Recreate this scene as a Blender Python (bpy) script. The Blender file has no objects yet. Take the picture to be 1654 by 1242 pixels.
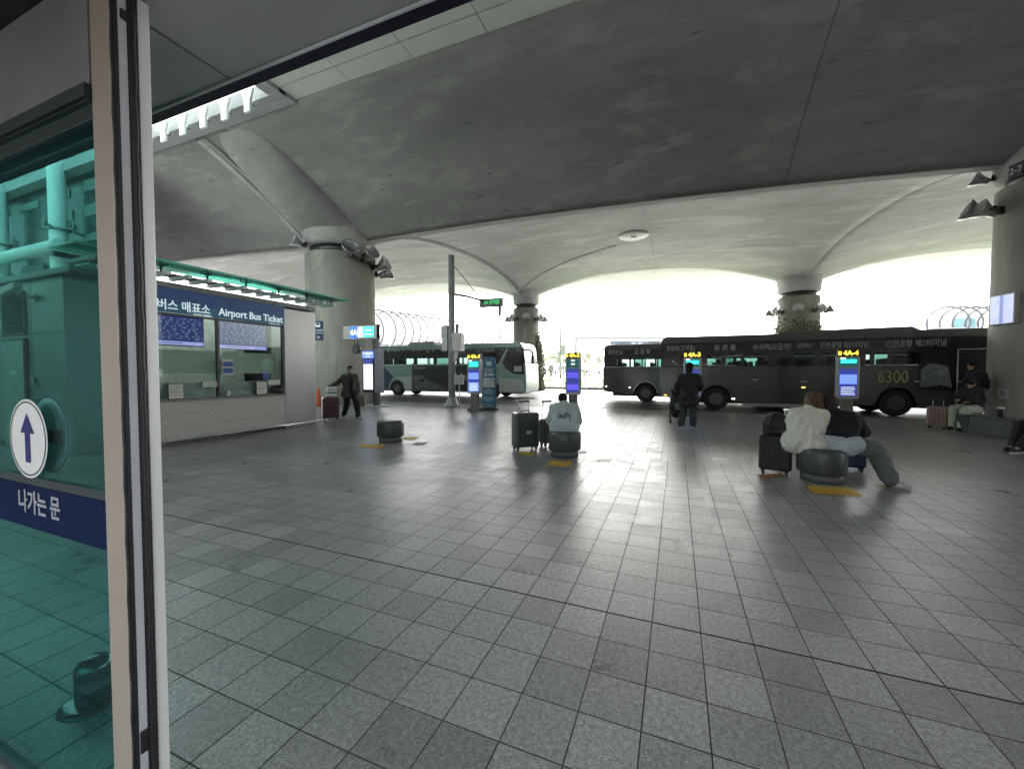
import bpy, bmesh, math, random
from mathutils import Vector, Matrix, Euler, noise
R = math.radians
random.seed(7)
S = bpy.context.scene
COL = S.collection
H0 = 1.55; YAW = 0.3867; PITCH = 0.0325; F = 653.8
CS, SN = math.cos(YAW), math.sin(YAW)
HZ = 621 - F*math.tan(PITCH)

def at(px, z):
    "ground-plan point at image column px and depth z from the doorway"
    x = (px-827)/F*z
    return Vector((CS*x - SN*z, SN*x + CS*z, 0))
def gr(px, py, h=0.0):
    z = F*(H0-h)/(py-HZ)
    p = at(px, z); p.z = h
    return p
def onY(px, Y):
    r = (px-827)/F
    z = Y/(CS+SN*r)
    return (CS*r-SN)*z, z
def hgt(py, z): return H0 + (HZ-py)/F*z

# ------------------------------------------------------------ materials
MATS = {}
def M(name, col=(.5,.5,.5), rough=.5, metal=0., var=.12, scale=6., bump=0., bscale=60., emit=None, estr=1., coat=0., stretch=(1,1,1), spec=None, alpha=None):
    if name in MATS: return MATS[name]
    m = bpy.data.materials.new(name); m.use_nodes = True
    nt = m.node_tree; N = nt.nodes; L = nt.links
    b = N['Principled BSDF']
    b.inputs['Roughness'].default_value = rough
    b.inputs['Metallic'].default_value = metal
    if spec is not None: b.inputs['Specular IOR Level'].default_value = spec
    if coat: b.inputs['Coat Weight'].default_value = coat; b.inputs['Coat Roughness'].default_value = .08
    tc = N.new('ShaderNodeTexCoord'); mp = N.new('ShaderNodeMapping'); mp.inputs['Scale'].default_value = stretch
    L.new(tc.outputs['Object'], mp.inputs['Vector'])
    nz = N.new('ShaderNodeTexNoise'); nz.inputs['Scale'].default_value = scale; nz.inputs['Detail'].default_value = 5
    L.new(mp.outputs[0], nz.inputs['Vector'])
    cr = N.new('ShaderNodeValToRGB')
    lo = [max(0, c*(1-var)) for c in col]+[1]; hi = [min(1, c*(1+var)) for c in col]+[1]
    cr.color_ramp.elements[0].position = .32; cr.color_ramp.elements[1].position = .68
    cr.color_ramp.elements[0].color = lo; cr.color_ramp.elements[1].color = hi
    L.new(nz.outputs['Fac'], cr.inputs[0]); L.new(cr.outputs[0], b.inputs['Base Color'])
    if bump:
        n2 = N.new('ShaderNodeTexNoise'); n2.inputs['Scale'].default_value = bscale; n2.inputs['Detail'].default_value = 4
        L.new(mp.outputs[0], n2.inputs['Vector'])
        bp = N.new('ShaderNodeBump'); bp.inputs['Strength'].default_value = bump; bp.inputs['Distance'].default_value = .01
        L.new(n2.outputs['Fac'], bp.inputs['Height']); L.new(bp.outputs[0], b.inputs['Normal'])
    if emit:
        b.inputs['Emission Color'].default_value = (*emit, 1); b.inputs['Emission Strength'].default_value = estr*.30
    MATS[name] = m
    return m

def math_node(nt, op, a, b=None, c=None):
    n = nt.nodes.new('ShaderNodeMath'); n.operation = op
    for i, v in enumerate((a, b, c)):
        if v is None: continue
        if isinstance(v, (int, float)): n.inputs[i].default_value = v
        else: nt.links.new(v, n.inputs[i])
    return n.outputs[0]

def mixc(nt, f, a, b, mode='MIX'):
    n = nt.nodes.new('ShaderNodeMixRGB'); n.blend_type = mode
    for i, v in enumerate((f, a, b)):
        if isinstance(v, (int, float)): n.inputs[i].default_value = v
        elif isinstance(v, tuple): n.inputs[i].default_value = (*v, 1)
        else: nt.links.new(v, n.inputs[i])
    return n.outputs[0]
def noise_node(nt, vec, scale, detail=5, rough=.6, dist=0.):
    n = nt.nodes.new('ShaderNodeTexNoise'); n.inputs['Scale'].default_value = scale
    n.inputs['Detail'].default_value = detail; n.inputs['Roughness'].default_value = rough; n.inputs['Distortion'].default_value = dist
    nt.links.new(vec, n.inputs['Vector']); return n.outputs['Fac']
def ramp(nt, f, stops):
    n = nt.nodes.new('ShaderNodeValToRGB'); e = n.color_ramp.elements
    while len(e) < len(stops): e.new(.5)
    for i, (p, c) in enumerate(stops):
        e[i].position = p; e[i].color = (c, c, c, 1) if isinstance(c, (int, float)) else (*c, 1)
    nt.links.new(f, n.inputs[0]); return n.outputs[0]
def mapping(nt, vec, scale=(1,1,1), loc=(0,0,0), rot=(0,0,0)):
    n = nt.nodes.new('ShaderNodeMapping'); n.inputs['Scale'].default_value = scale; n.inputs['Location'].default_value = loc; n.inputs['Rotation'].default_value = rot
    nt.links.new(vec, n.inputs['Vector']); return n.outputs[0]

def floor_mat():
    m = bpy.data.materials.new('granite_paving'); m.use_nodes = True; nt = m.node_tree; N = nt.nodes; L = nt.links
    b = N['Principled BSDF']
    tc = N.new('ShaderNodeTexCoord'); P = tc.outputs['Object']
    sep = N.new('ShaderNodeSeparateXYZ'); L.new(P, sep.inputs[0])
    T = .274
    # beyond the middle of the plaza the joints are laid half a tile over
    far = math_node(nt, 'GREATER_THAN', sep.outputs['Y'], T*27.493)
    xo = math_node(nt, 'ADD', sep.outputs['X'], math_node(nt, 'MULTIPLY', far, T*.42))
    cmb = N.new('ShaderNodeCombineXYZ'); L.new(xo, cmb.inputs[0]); L.new(sep.outputs['Y'], cmb.inputs[1])
    v = mapping(nt, cmb.outputs[0], loc=(.4528*T, -.493*T, 0))
    br = N.new('ShaderNodeTexBrick'); L.new(v, br.inputs['Vector'])
    br.offset = 0; br.squash = 1
    br.inputs['Color1'].default_value = (0,0,0,1); br.inputs['Color2'].default_value = (1,1,1,1)
    br.inputs['Mortar'].default_value = (.5,.5,.5,1)
    br.inputs['Scale'].default_value = 1; br.inputs['Mortar Size'].default_value = .0036; br.inputs['Mortar Smooth'].default_value = .15
    br.inputs['Brick Width'].default_value = T; br.inputs['Row Height'].default_value = T
    rnd = br.outputs['Color']; mort = br.outputs['Fac']
    big = noise_node(nt, P, .55, 5, .6)
    mid = noise_node(nt, P, 3.2, 6, .65, .4)
    fine = noise_node(nt, P, 150, 4, .8)
    coarse = noise_node(nt, P, 42, 4, .75, .3)
    grain = noise_node(nt, P, 95, 4, .7)
    c = mixc(nt, ramp(nt, rnd, [(0, 0), (1, 1)]), (.17, .172, .169), (.31, .312, .306))
    c = mixc(nt, ramp(nt, big, [(.35, 0), (.65, .45)]), c, (.15, .158, .15))
    c = mixc(nt, ramp(nt, mid, [(.42, 0), (.72, .35)]), c, (.29, .295, .285))
    c = mixc(nt, ramp(nt, coarse, [(.36, 0), (.66, 1)]), mixc(nt, 1., c, (.66, .66, .66), 'MULTIPLY'), mixc(nt, 1., c, (1.34, 1.34, 1.34), 'MULTIPLY'))
    c = mixc(nt, ramp(nt, fine, [(.38, 0), (.64, 1)]), mixc(nt, 1., c, (.5, .5, .5), 'MULTIPLY'), mixc(nt, 1., c, (1.7, 1.7, 1.7), 'MULTIPLY'))
    # gum spots and drips
    vo = N.new('ShaderNodeTexVoronoi'); vo.inputs['Scale'].default_value = 1.4; L.new(P, vo.inputs['Vector'])
    spot = ramp(nt, vo.outputs['Distance'], [(.018, 1), (.034, 0)])
    c = mixc(nt, math_node(nt, 'MULTIPLY', spot, .55), c, (.04, .04, .04))
    # the wide expansion joint
    dj = math_node(nt, 'ABSOLUTE', math_node(nt, 'SUBTRACT', sep.outputs['Y'], 9.493*T))
    wide = math_node(nt, 'LESS_THAN', dj, .0075)
    wv = noise_node(nt, P, .9, 2)
    mstr = math_node(nt, 'MULTIPLY', mort, ramp(nt, wv, [(.3, .75), (.6, 1)]))
    joint = math_node(nt, 'MAXIMUM', mstr, wide)
    c = mixc(nt, joint, c, (.007, .008, .008))
    L.new(c, b.inputs['Base Color'])
    rg = math_node(nt, 'ADD', math_node(nt, 'MULTIPLY', mid, .16), math_node(nt, 'MULTIPLY', rnd, .09))
    rg = math_node(nt, 'ADD', rg, math_node(nt, 'MULTIPLY', big, .12))
    rg = math_node(nt, 'ADD', rg, .15)
    rg = math_node(nt, 'MAXIMUM', rg, math_node(nt, 'MULTIPLY', joint, .9))
    L.new(rg, b.inputs['Roughness'])
    b.inputs['Specular IOR Level'].default_value = .62
    hgtv = math_node(nt, 'ADD', math_node(nt, 'MULTIPLY', grain, .5), math_node(nt, 'MULTIPLY', coarse, .8))
    hgtv = math_node(nt, 'SUBTRACT', hgtv, math_node(nt, 'MULTIPLY', joint, 1.6))
    hgtv = math_node(nt, 'ADD', hgtv, math_node(nt, 'MULTIPLY', rnd, .12))
    bp = N.new('ShaderNodeBump'); bp.inputs['Strength'].default_value = .6; bp.inputs['Distance'].default_value = .0034
    L.new(hgtv, bp.inputs['Height']); L.new(bp.outputs[0], b.inputs['Normal'])
    return m

def concrete(name, lo, hi, stain=(.1,.1,.09), s=1., streak=(1,1,1), tint=None, board=0., seam=None, crack=0., rough=.8, bstr=.3):
    m = bpy.data.materials.new(name); m.use_nodes = True; nt = m.node_tree; N = nt.nodes; L = nt.links
    b = N['Principled BSDF']; tc = N.new('ShaderNodeTexCoord'); P = tc.outputs['Object']
    Q = mapping(nt, P, scale=streak)
    a = noise_node(nt, Q, .35*s, 8, .68, .15)
    c = mixc(nt, ramp(nt, a, [(.32, 0), (.68, 1)]), lo, hi)
    d = noise_node(nt, Q, 1.7*s, 8, .74, .2)
    c = mixc(nt, ramp(nt, d, [(.5, 0), (.78, .5)]), c, tuple(x*.62 for x in lo))
    e = noise_node(nt, Q, .8*s, 8, .66, .35)
    c = mixc(nt, ramp(nt, e, [(.54, 0), (.64, .55)]), c, tuple(min(1, x*1.25) for x in hi))
    g = noise_node(nt, P, 40, 4, .7)
    c = mixc(nt, ramp(nt, g, [(.3, .12), (.7, 0)]), c, (.02, .02, .02))
    vo = N.new('ShaderNodeTexVoronoi'); vo.inputs['Scale'].default_value = .9*s; vo.inputs['Randomness'].default_value = 1
    L.new(mapping(nt, Q, scale=(1, 2.3, 1)), vo.inputs['Vector'])
    sp = ramp(nt, math_node(nt, 'ADD', vo.outputs['Distance'], math_node(nt, 'MULTIPLY', d, .12)), [(.1, .65), (.16, 0)])
    c = mixc(nt, sp, c, stain)
    hv = math_node(nt, 'ADD', math_node(nt, 'MULTIPLY', g, .4), d)
    if crack:
        vc = N.new('ShaderNodeTexVoronoi'); vc.feature = 'DISTANCE_TO_EDGE'; vc.inputs['Scale'].default_value = .16
        wob = N.new('ShaderNodeVectorMath'); wob.operation = 'ADD'
        nzc = N.new('ShaderNodeTexNoise'); nzc.inputs['Scale'].default_value = .8; nzc.inputs['Detail'].default_value = 5; L.new(P, nzc.inputs['Vector'])
        L.new(P, wob.inputs[0]); L.new(nzc.outputs['Color'], wob.inputs[1]); L.new(wob.outputs[0], vc.inputs['Vector'])
        ck = math_node(nt, 'MULTIPLY', ramp(nt, vc.outputs['Distance'], [(.0, 1), (.006, 0)]), ramp(nt, a, [(.45, 0), (.55, crack)]))
        c = mixc(nt, ck, c, tuple(x*.35 for x in lo))
    sep = N.new('ShaderNodeSeparateXYZ'); L.new(P, sep.inputs[0])
    if board:
        f = math_node(nt, 'FRACT', math_node(nt, 'DIVIDE', sep.outputs['Z'], board))
        ln = math_node(nt, 'LESS_THAN', f, .012/board)
        c = mixc(nt, math_node(nt, 'MULTIPLY', ln, .5), c, tuple(x*.45 for x in lo))
    if seam is not None:
        for sx in seam:
            ln = math_node(nt, 'LESS_THAN', math_node(nt, 'ABSOLUTE', math_node(nt, 'SUBTRACT', sep.outputs['X'], sx)), .03)
            c = mixc(nt, math_node(nt, 'MULTIPLY', ln, .5), c, tuple(x*.4 for x in lo))
    if tint: c = mixc(nt, 1., c, tint, 'MULTIPLY')
    L.new(c, b.inputs['Base Color']); b.inputs['Roughness'].default_value = rough
    bp = N.new('ShaderNodeBump'); bp.inputs['Strength'].default_value = bstr; bp.inputs['Distance'].default_value = .02
    L.new(hv, bp.inputs['Height']); L.new(bp.outputs[0], b.inputs['Normal'])
    return m

def glass_mat(name, tint, gloss=.12, rough=.02, opaque=0., body=(.1,.1,.1)):
    m = bpy.data.materials.new(name); m.use_nodes = True; nt = m.node_tree; N = nt.nodes; L = nt.links
    N.remove(N['Principled BSDF']); out = N['Material Output']
    tr = N.new('ShaderNodeBsdfTransparent'); tr.inputs[0].default_value = (*tint, 1)
    gl = N.new('ShaderNodeBsdfGlossy'); gl.inputs['Roughness'].default_value = rough; gl.inputs[0].default_value = (.9,.95,.93,1)
    fr = N.new('ShaderNodeFresnel'); fr.inputs[0].default_value = 1.5
    f = math_node(nt, 'MULTIPLY', fr.outputs[0], gloss*8)
    f = math_node(nt, 'MINIMUM', f, 1)
    df = N.new('ShaderNodeBsdfDiffuse'); df.inputs[0].default_value = (*body, 1)
    mx0 = N.new('ShaderNodeMixShader'); mx0.inputs[0].default_value = opaque
    L.new(tr.outputs[0], mx0.inputs[1]); L.new(df.outputs[0], mx0.inputs[2])
    mx = N.new('ShaderNodeMixShader'); L.new(f, mx.inputs[0]); L.new(mx0.outputs[0], mx.inputs[1]); L.new(gl.outputs[0], mx.inputs[2])
    L.new(mx.outputs[0], out.inputs[0])
    return m

# ------------------------------------------------------------ mesh builder
class MB:
    def __init__(s): s.bm = bmesh.new(); s.mi = 0
    def _tag(s, faces):
        for f in faces: f.material_index = s.mi
    def mat(s, i): s.mi = i; return s
    def poly(s, pts):
        vs = [s.bm.verts.new(p) for p in pts]; f = s.bm.faces.new(vs); f.material_index = s.mi; return f
    def box(s, c, d, rot=None):
        m = Matrix.Translation(c)
        if rot is not None: m = m @ (Euler(rot).to_matrix().to_4x4() if not isinstance(rot, Matrix) else rot)
        vs = [s.bm.verts.new(m @ Vector((sx*d[0]/2, sy*d[1]/2, sz*d[2]/2))) for sx in (-1,1) for sy in (-1,1) for sz in (-1,1)]
        for q in ((0,1,3,2),(4,6,7,5),(0,4,5,1),(2,3,7,6),(0,2,6,4),(1,5,7,3)):
            f = s.bm.faces.new([vs[i] for i in q]); f.material_index = s.mi
        return s
    def span(s, x0, x1, y0, y1, z0, z1): return s.box(((x0+x1)/2,(y0+y1)/2,(z0+z1)/2), (abs(x1-x0),abs(y1-y0),abs(z1-z0)))
    def ring(s, p, u, v, ru, rv, n): return [s.bm.verts.new(p + u*math.cos(a)*ru + v*math.sin(a)*rv) for a in (2*math.pi*k/n for k in range(n))]
    def bridge(s, a, b):
        n = len(a)
        for k in range(n):
            f = s.bm.faces.new((a[k], a[(k+1)%n], b[(k+1)%n], b[k])); f.material_index = s.mi; f.smooth = True
    def cyl(s, p0, p1, r0, r1=None, n=16, caps=True):
        p0, p1 = Vector(p0), Vector(p1); r1 = r0 if r1 is None else r1
        d = (p1-p0).normalized(); u = d.orthogonal().normalized(); v = d.cross(u)
        a = s.ring(p0,u,v,r0,r0,n); b = s.ring(p1,u,v,r1,r1,n); s.bridge(a,b)
        if caps:
            f = s.bm.faces.new(a[::-1]); f.material_index = s.mi; f = s.bm.faces.new(b); f.material_index = s.mi
        return s
    def tube(s, pts, r, n=8):
        pts = [Vector(p) for p in pts]; prev = None; u = None
        for i, p in enumerate(pts):
            d = (pts[min(i+1,len(pts)-1)]-pts[max(i-1,0)]).normalized()
            if u is None: u = d.orthogonal().normalized()
            u = (u - d*u.dot(d)).normalized(); v = d.cross(u)
            rr = r[i] if isinstance(r, (list,tuple)) else r
            g = s.ring(p,u,v,rr,rr,n)
            if prev: s.bridge(prev,g)
            else: f = s.bm.faces.new(g[::-1]); f.material_index = s.mi
            prev = g
        f = s.bm.faces.new(prev); f.material_index = s.mi
        return s
    def lathe(s, prof, c=(0,0,0), n=32, sx=1, sy=1):
        c = Vector(c); prev = None
        for r, z in prof:
            g = s.ring(c+Vector((0,0,z)), Vector((sx,0,0)), Vector((0,sy,0)), max(r,1e-4), max(r,1e-4), n)
            if prev: s.bridge(prev, g)
            else: f = s.bm.faces.new(g[::-1]); f.material_index = s.mi
            prev = g
        f = s.bm.faces.new(prev); f.material_index = s.mi
        return s
    def prism(s, pts, axis, a, b):
        "extrude a 2-D outline along an axis"
        def P(p, t): return {'x': (t,p[0],p[1]), 'y': (p[0],t,p[1]), 'z': (p[0],p[1],t)}[axis]
        A = [s.bm.verts.new(P(p,a)) for p in pts]; B = [s.bm.verts.new(P(p,b)) for p in pts]; n = len(pts)
        for q in (A[::-1], B): f = s.bm.faces.new(q); f.material_index = s.mi
        for k in range(n): f = s.bm.faces.new((A[k],A[(k+1)%n],B[(k+1)%n],B[k])); f.material_index = s.mi
        return s
    def ball(s, c, r, rot=None, n=14, m=9):
        c = Vector(c); r = (r,r,r) if isinstance(r,(int,float)) else r
        M3 = Euler(rot).to_matrix() if rot is not None else Matrix.Identity(3)
        prev = None
        top = s.bm.verts.new(c + M3 @ Vector((0,0,r[2]))); bot = s.bm.verts.new(c + M3 @ Vector((0,0,-r[2])))
        for j in range(1, m):
            t = math.pi*j/m
            g = [s.bm.verts.new(c + M3 @ Vector((r[0]*math.sin(t)*math.cos(2*math.pi*k/n), r[1]*math.sin(t)*math.sin(2*math.pi*k/n), r[2]*math.cos(t)))) for k in range(n)]
            if prev is None:
                for k in range(n): f = s.bm.faces.new((top, g[k], g[(k+1)%n])); f.smooth = True; f.material_index = s.mi
            else:
                for k in range(n): f = s.bm.faces.new((prev[k], g[k], g[(k+1)%n], prev[(k+1)%n])); f.smooth = True; f.material_index = s.mi
            prev = g
        for k in range(n): f = s.bm.faces.new((bot, prev[(k+1)%n], prev[k])); f.smooth = True; f.material_index = s.mi
        return s
    def cap(s, a, b, ra, rb=None):
        rb = ra if rb is None else rb
        s.cyl(a, b, ra, rb, 12); s.ball(a, ra, n=12, m=8); s.ball(b, rb, n=12, m=8); return s
    def text(s, string, size, mtx, bold=0., depth=.003, width=None, align='CENTER', slant=0.):
        cu = bpy.data.curves.new('t', 'FONT'); cu.body = string; cu.size = size; cu.offset = bold; cu.extrude = depth
        cu.align_x = align; cu.align_y = 'CENTER'; cu.resolution_u = 3; cu.shear = slant
        o = bpy.data.objects.new('t', cu); COL.objects.link(o); bpy.context.view_layer.update()
        dg = bpy.context.evaluated_depsgraph_get(); me = bpy.data.meshes.new_from_object(o.evaluated_get(dg))
        bpy.data.objects.remove(o)
        if not len(me.vertices): return s
        k = 1
        if width:
            xs = [v.co.x for v in me.vertices]; w = max(xs)-min(xs); k = width/max(w,1e-4); cx = (max(xs)+min(xs))/2
            for v in me.vertices: v.co.x = (v.co.x-(cx if align=='CENTER' else 0))*k
        me.transform(mtx)
        n0 = len(s.bm.faces); s.bm.from_mesh(me); s.bm.faces.ensure_lookup_table()
        for f in s.bm.faces[n0:]: f.material_index = s.mi
        bpy.data.meshes.remove(me)
        return s
    def done(s, name, mats, parent=None, bevel=0., loc=None, rotz=None, smooth=False, seg=2, recalc=True):
        if recalc: bmesh.ops.recalc_face_normals(s.bm, faces=s.bm.faces)
        me = bpy.data.meshes.new(name); s.bm.to_mesh(me); s.bm.free()
        if not isinstance(mats, (list,tuple)): mats = [mats]
        for m in mats: me.materials.append(m)
        o = bpy.data.objects.new(name, me); COL.objects.link(o)
        if parent: o.parent = parent
        if loc is not None: o.location = loc
        if rotz is not None: o.rotation_euler.z = rotz
        if smooth:
            for p in me.polygons: p.use_smooth = True
        if bevel:
            b = o.modifiers.new('Bevel', 'BEVEL'); b.width = bevel; b.segments = seg; b.limit_method = 'ANGLE'; b.angle_limit = R(35)
        return o

def front(x, y, z):     # text facing -Y
    return Matrix.Translation((x,y,z)) @ Matrix.Rotation(R(90), 4, 'X')
def east(x, y, z):      # text facing +X, reading along +Y
    return Matrix.Translation((x,y,z)) @ Matrix.Rotation(R(90), 4, 'Z') @ Matrix.Rotation(R(90), 4, 'X')

def thing(name, label, cat, loc=(0,0,0), rotz=0., group=None):
    o = bpy.data.objects.new(name, None); COL.objects.link(o); o.location = loc; o.rotation_euler = (0,0,rotz)
    o.empty_display_size = .2
    return tag(o, label, cat, group)
def tag(o, label, cat, group=None):
    o['label'] = label; o['category'] = cat
    if group: o['group'] = group
    return o
def struct(o, kind='structure', label=None):
    o['kind'] = kind
    if label: o['label'] = label
    return o
def dup(root, loc, rotz=None, label=None, group=None, scale=None):
    r = root.copy(); COL.objects.link(r); r.location = loc
    if rotz is not None: r.rotation_euler.z = rotz
    if scale: r.scale = (scale,)*3
    if label: r['label'] = label
    if group: r['group'] = group
    for ch in list(root.children):
        c = ch.copy(); COL.objects.link(c); c.parent = r
        for g in ch.children:
            d = g.copy(); COL.objects.link(d); d.parent = c
    return r

# ------------------------------------------------------------ camera, light
cam = bpy.data.cameras.new('camera'); cam.sensor_width = 36; cam.lens = 36*F/1654; cam.clip_start = .05; cam.clip_end = 2000
co = bpy.data.objects.new('camera', cam); COL.objects.link(co); co.location = (0,0,H0)
co.rotation_euler = (math.pi/2-PITCH, 0, YAW); S.camera = co
SUN_EL, SUN_AZ = 42, -6     # from the road side
W = bpy.data.worlds.new('World'); S.world = W; W.use_nodes = True
sk = W.node_tree.nodes.new('ShaderNodeTexSky'); sk.sky_type = 'NISHITA'; sk.sun_disc = False
sk.sun_elevation = R(SUN_EL); sk.sun_rotation = R(SUN_AZ); sk.dust_density = 5; sk.air_density = 1.0; sk.ozone_density = 1
bg = W.node_tree.nodes['Background']; bg.inputs[1].default_value = .15
hs = W.node_tree.nodes.new('ShaderNodeHueSaturation'); hs.inputs['Saturation'].default_value = .35
W.node_tree.links.new(sk.outputs[0], hs.inputs['Color']); W.node_tree.links.new(hs.outputs[0], bg.inputs[0])
sl = bpy.data.lights.new('sun', 'SUN'); sl.energy = 3.6; sl.angle = R(10); sl.color = (1,.975,.95)
so = bpy.data.objects.new('sun', sl); COL.objects.link(so); so.location = (0,0,60)
dirv = Vector((math.sin(R(SUN_AZ))*math.cos(R(SUN_EL)), math.cos(R(SUN_AZ))*math.cos(R(SUN_EL)), math.sin(R(SUN_EL))))
so.rotation_euler = dirv.to_track_quat('Z', 'Y').to_euler()
S.view_settings.view_transform = 'Standard'; S.view_settings.look = 'None'; S.view_settings.exposure = 3.0; S.view_settings.gamma = 1
S.render.engine = 'CYCLES'
S.cycles.max_bounces = 10; S.cycles.diffuse_bounces = 6; S.cycles.glossy_bounces = 4; S.cycles.transparent_max_bounces = 16
S.cycles.use_denoising = True; S.cycles.sample_clamp_indirect = 8

# ------------------------------------------------------------ shared materials
m_black = M('black_rubber', (.012,.012,.013), .55, bump=.2)
m_dkmetal = M('dark_metal', (.06,.062,.066), .4, .6)
m_steel = M('brushed_steel', (.55,.56,.57), .28, 1., bump=.05, stretch=(1,1,12))
m_chrome = M('polished_steel', (.5,.51,.52), .16, 1., var=.05)
m_sat = M('satin_steel', (.05,.055,.058), .4, .3, var=.1)
m_dchr = M('dark_polished_steel', (.16,.165,.17), .2, .85, var=.1)
m_grey = M('grey_paint', (.28,.29,.29), .5)
m_lgrey = M('light_grey_paint', (.46,.47,.47), .45)
m_white = M('white_paint', (.75,.76,.75), .45, var=.05)
m_skin = M('skin', (.42,.27,.2), .5, var=.08, scale=20)
m_hair = M('black_hair', (.012,.01,.009), .7, var=.5, scale=40, bump=.6, bscale=120, stretch=(1,1,.15), spec=.25)
m_brhair = M('light_brown_hair', (.095,.06,.038), .7, var=.5, scale=40, bump=.6, bscale=120, stretch=(1,1,.15), spec=.25)
m_dbhair = M('dark_brown_hair', (.03,.018,.016), .7, var=.5, scale=40, bump=.6, bscale=120, stretch=(1,1,.15), spec=.25)
m_eye = M('dark_eye', (.01,.01,.01), .2)
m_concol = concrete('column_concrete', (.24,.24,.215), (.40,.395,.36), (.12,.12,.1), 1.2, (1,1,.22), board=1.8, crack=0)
m_shell2 = concrete('lit_shell_concrete', (.36,.36,.36), (.56,.56,.56), (.2,.19,.17), .7, (.5,1.5,1), crack=.25, bstr=.12)  # lighter copy of the shell concrete, paints in the light on the vault
m_shell1 = concrete('shaded_shell_concrete', (.25,.25,.245), (.41,.41,.4), (.1,.1,.095), .8, (.55,1.4,1), seam=(3.4,), crack=.12, bstr=.12)  # darker copy of the same concrete, paints in the shade on the near slab
m_floor = floor_mat()

# ------------------------------------------------------------ ground, road, lawn
g = MB(); g.poly([(-500,-300,-.16),(500,-300,-.16),(500,700,-.16),(-500,700,-.16)])
struct(g.done('ground', M('far_asphalt', (.12,.12,.115), .9, var=.2, scale=.3)))
KY = 16.9
g = MB(); g.span(-90, 90, -8, KY, -.3, 0)
struct(g.done('plaza_paving', m_floor))
g = MB(); g.span(-90, 90, KY+.002, KY+.24, -.3, .004)
struct(g.done('kerb', M('granite_kerb', (.2,.205,.2), .6, var=.2, scale=12, bump=.3)))
def asphalt():
    m = M('bus_road_asphalt', (.05,.05,.052), .5, var=.35, scale=1.2, bump=.5, bscale=90)
    return m
g = MB(); g.poly([(-120,KY+.24,-.15),(120,KY+.24,-.15),(120,37.2,-.15),(-120,37.2,-.15)])
struct(g.done('bus_road', asphalt()))
m_mark = M('road_marking_paint', (.55,.55,.52), .6, var=.3, scale=9)
m_ymark = M('yellow_marking_paint', (.45,.33,.06), .6, var=.3, scale=9)
g = MB()
for (x0,x1,y,w) in ((-60,60,KY+.5,.12),(-60,60,22.6,.12),):
    g.box(((x0+x1)/2, y, -.146), (x1-x0, w, .004))
for k in range(-12, 14): g.box((k*5+1, 26.9, -.146), (2.2, .14, .004))
for x0 in (-9,-4.2,.6,5.4): g.box((x0+2, 18.0, -.146), (.1, 1.6, .004))
q_ = gr(848,643); g.cyl((q_.x,q_.y,-.1455),(q_.x,q_.y,-.1435),.55,n=28); q_ = gr(868,641); g.box((q_.x+.9,q_.y+.4,-.1445),(1.8,.25,.004))
struct(g.done('lane_markings', m_mark))
g = MB()
m_curbline = M('kerb_line_paint', (.38,.33,.16), .6, var=.3, scale=9)
g.box((4, KY+.42, -.1415), (16, .1, .004)); struct(g.done('kerb_line', m_curbline))
# median island: kerb, rising lawn, then the raised car park
g = MB(); g.span(-120, 120, 37.0, 37.25, -.16, .05)
struct(g.done('island_kerb', M('dark_kerb', (.09,.1,.085), .8, var=.3)))
def lawn_z(y):
    t = min(1, max(0, (y-37.3)/5)); return .02 + .75*t*t*(3-2*t)
g = MB()
ys = [37.25, 38, 39, 40, 41, 42.5, 47]
xs = list(range(-120, 121, 4))
vs = [[g.bm.verts.new((x, y, lawn_z(y)+.04*noise.noise(Vector((x*.4,y*.4,0))))) for x in xs] for y in ys]
for j in range(len(ys)-1):
    for i in range(len(xs)-1): g.bm.faces.new((vs[j][i],vs[j][i+1],vs[j+1][i+1],vs[j+1][i])).smooth = True
m_grass = M('lawn_grass', (.10,.135,.05), .9, var=.4, scale=3, bump=.9, bscale=40)
struct(g.done('lawn', m_grass), 'structure')
g = MB()
rg = random.Random(3)
for k in range(9000):
    x = rg.uniform(-30, 14); y = 37.3+rg.random()**2*4; z = lawn_z(y)-.01; a = rg.uniform(0, math.pi); w = rg.uniform(.02,.05); h = rg.uniform(.05,.13)
    dx, dy = math.cos(a)*w, math.sin(a)*w; tx = rg.uniform(-.04,.04)
    g.poly([(x-dx,y-dy,z),(x+dx,y+dy,z),(x+tx,y+tx,z+h)])
tag(struct(g.done('grass', m_grass, recalc=False), 'stuff'), 'short green grass along the road island beyond the buses', 'grass')
g = MB(); g.poly([(-300,47,.78),(300,47,.78),(300,110,2.3),(-300,110,2.3)])
struct(g.done('car_park_ground', M('car_park_concrete', (.3,.3,.29), .85, var=.15, scale=.4)))
g = MB(); g.poly([(-300,110,2.3),(300,110,2.3),(500,600,5),(-500,600,5)])
struct(g.done('far_ground', M('far_pale_ground', (.3,.31,.26), .9, var=.2, scale=.1)))

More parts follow.
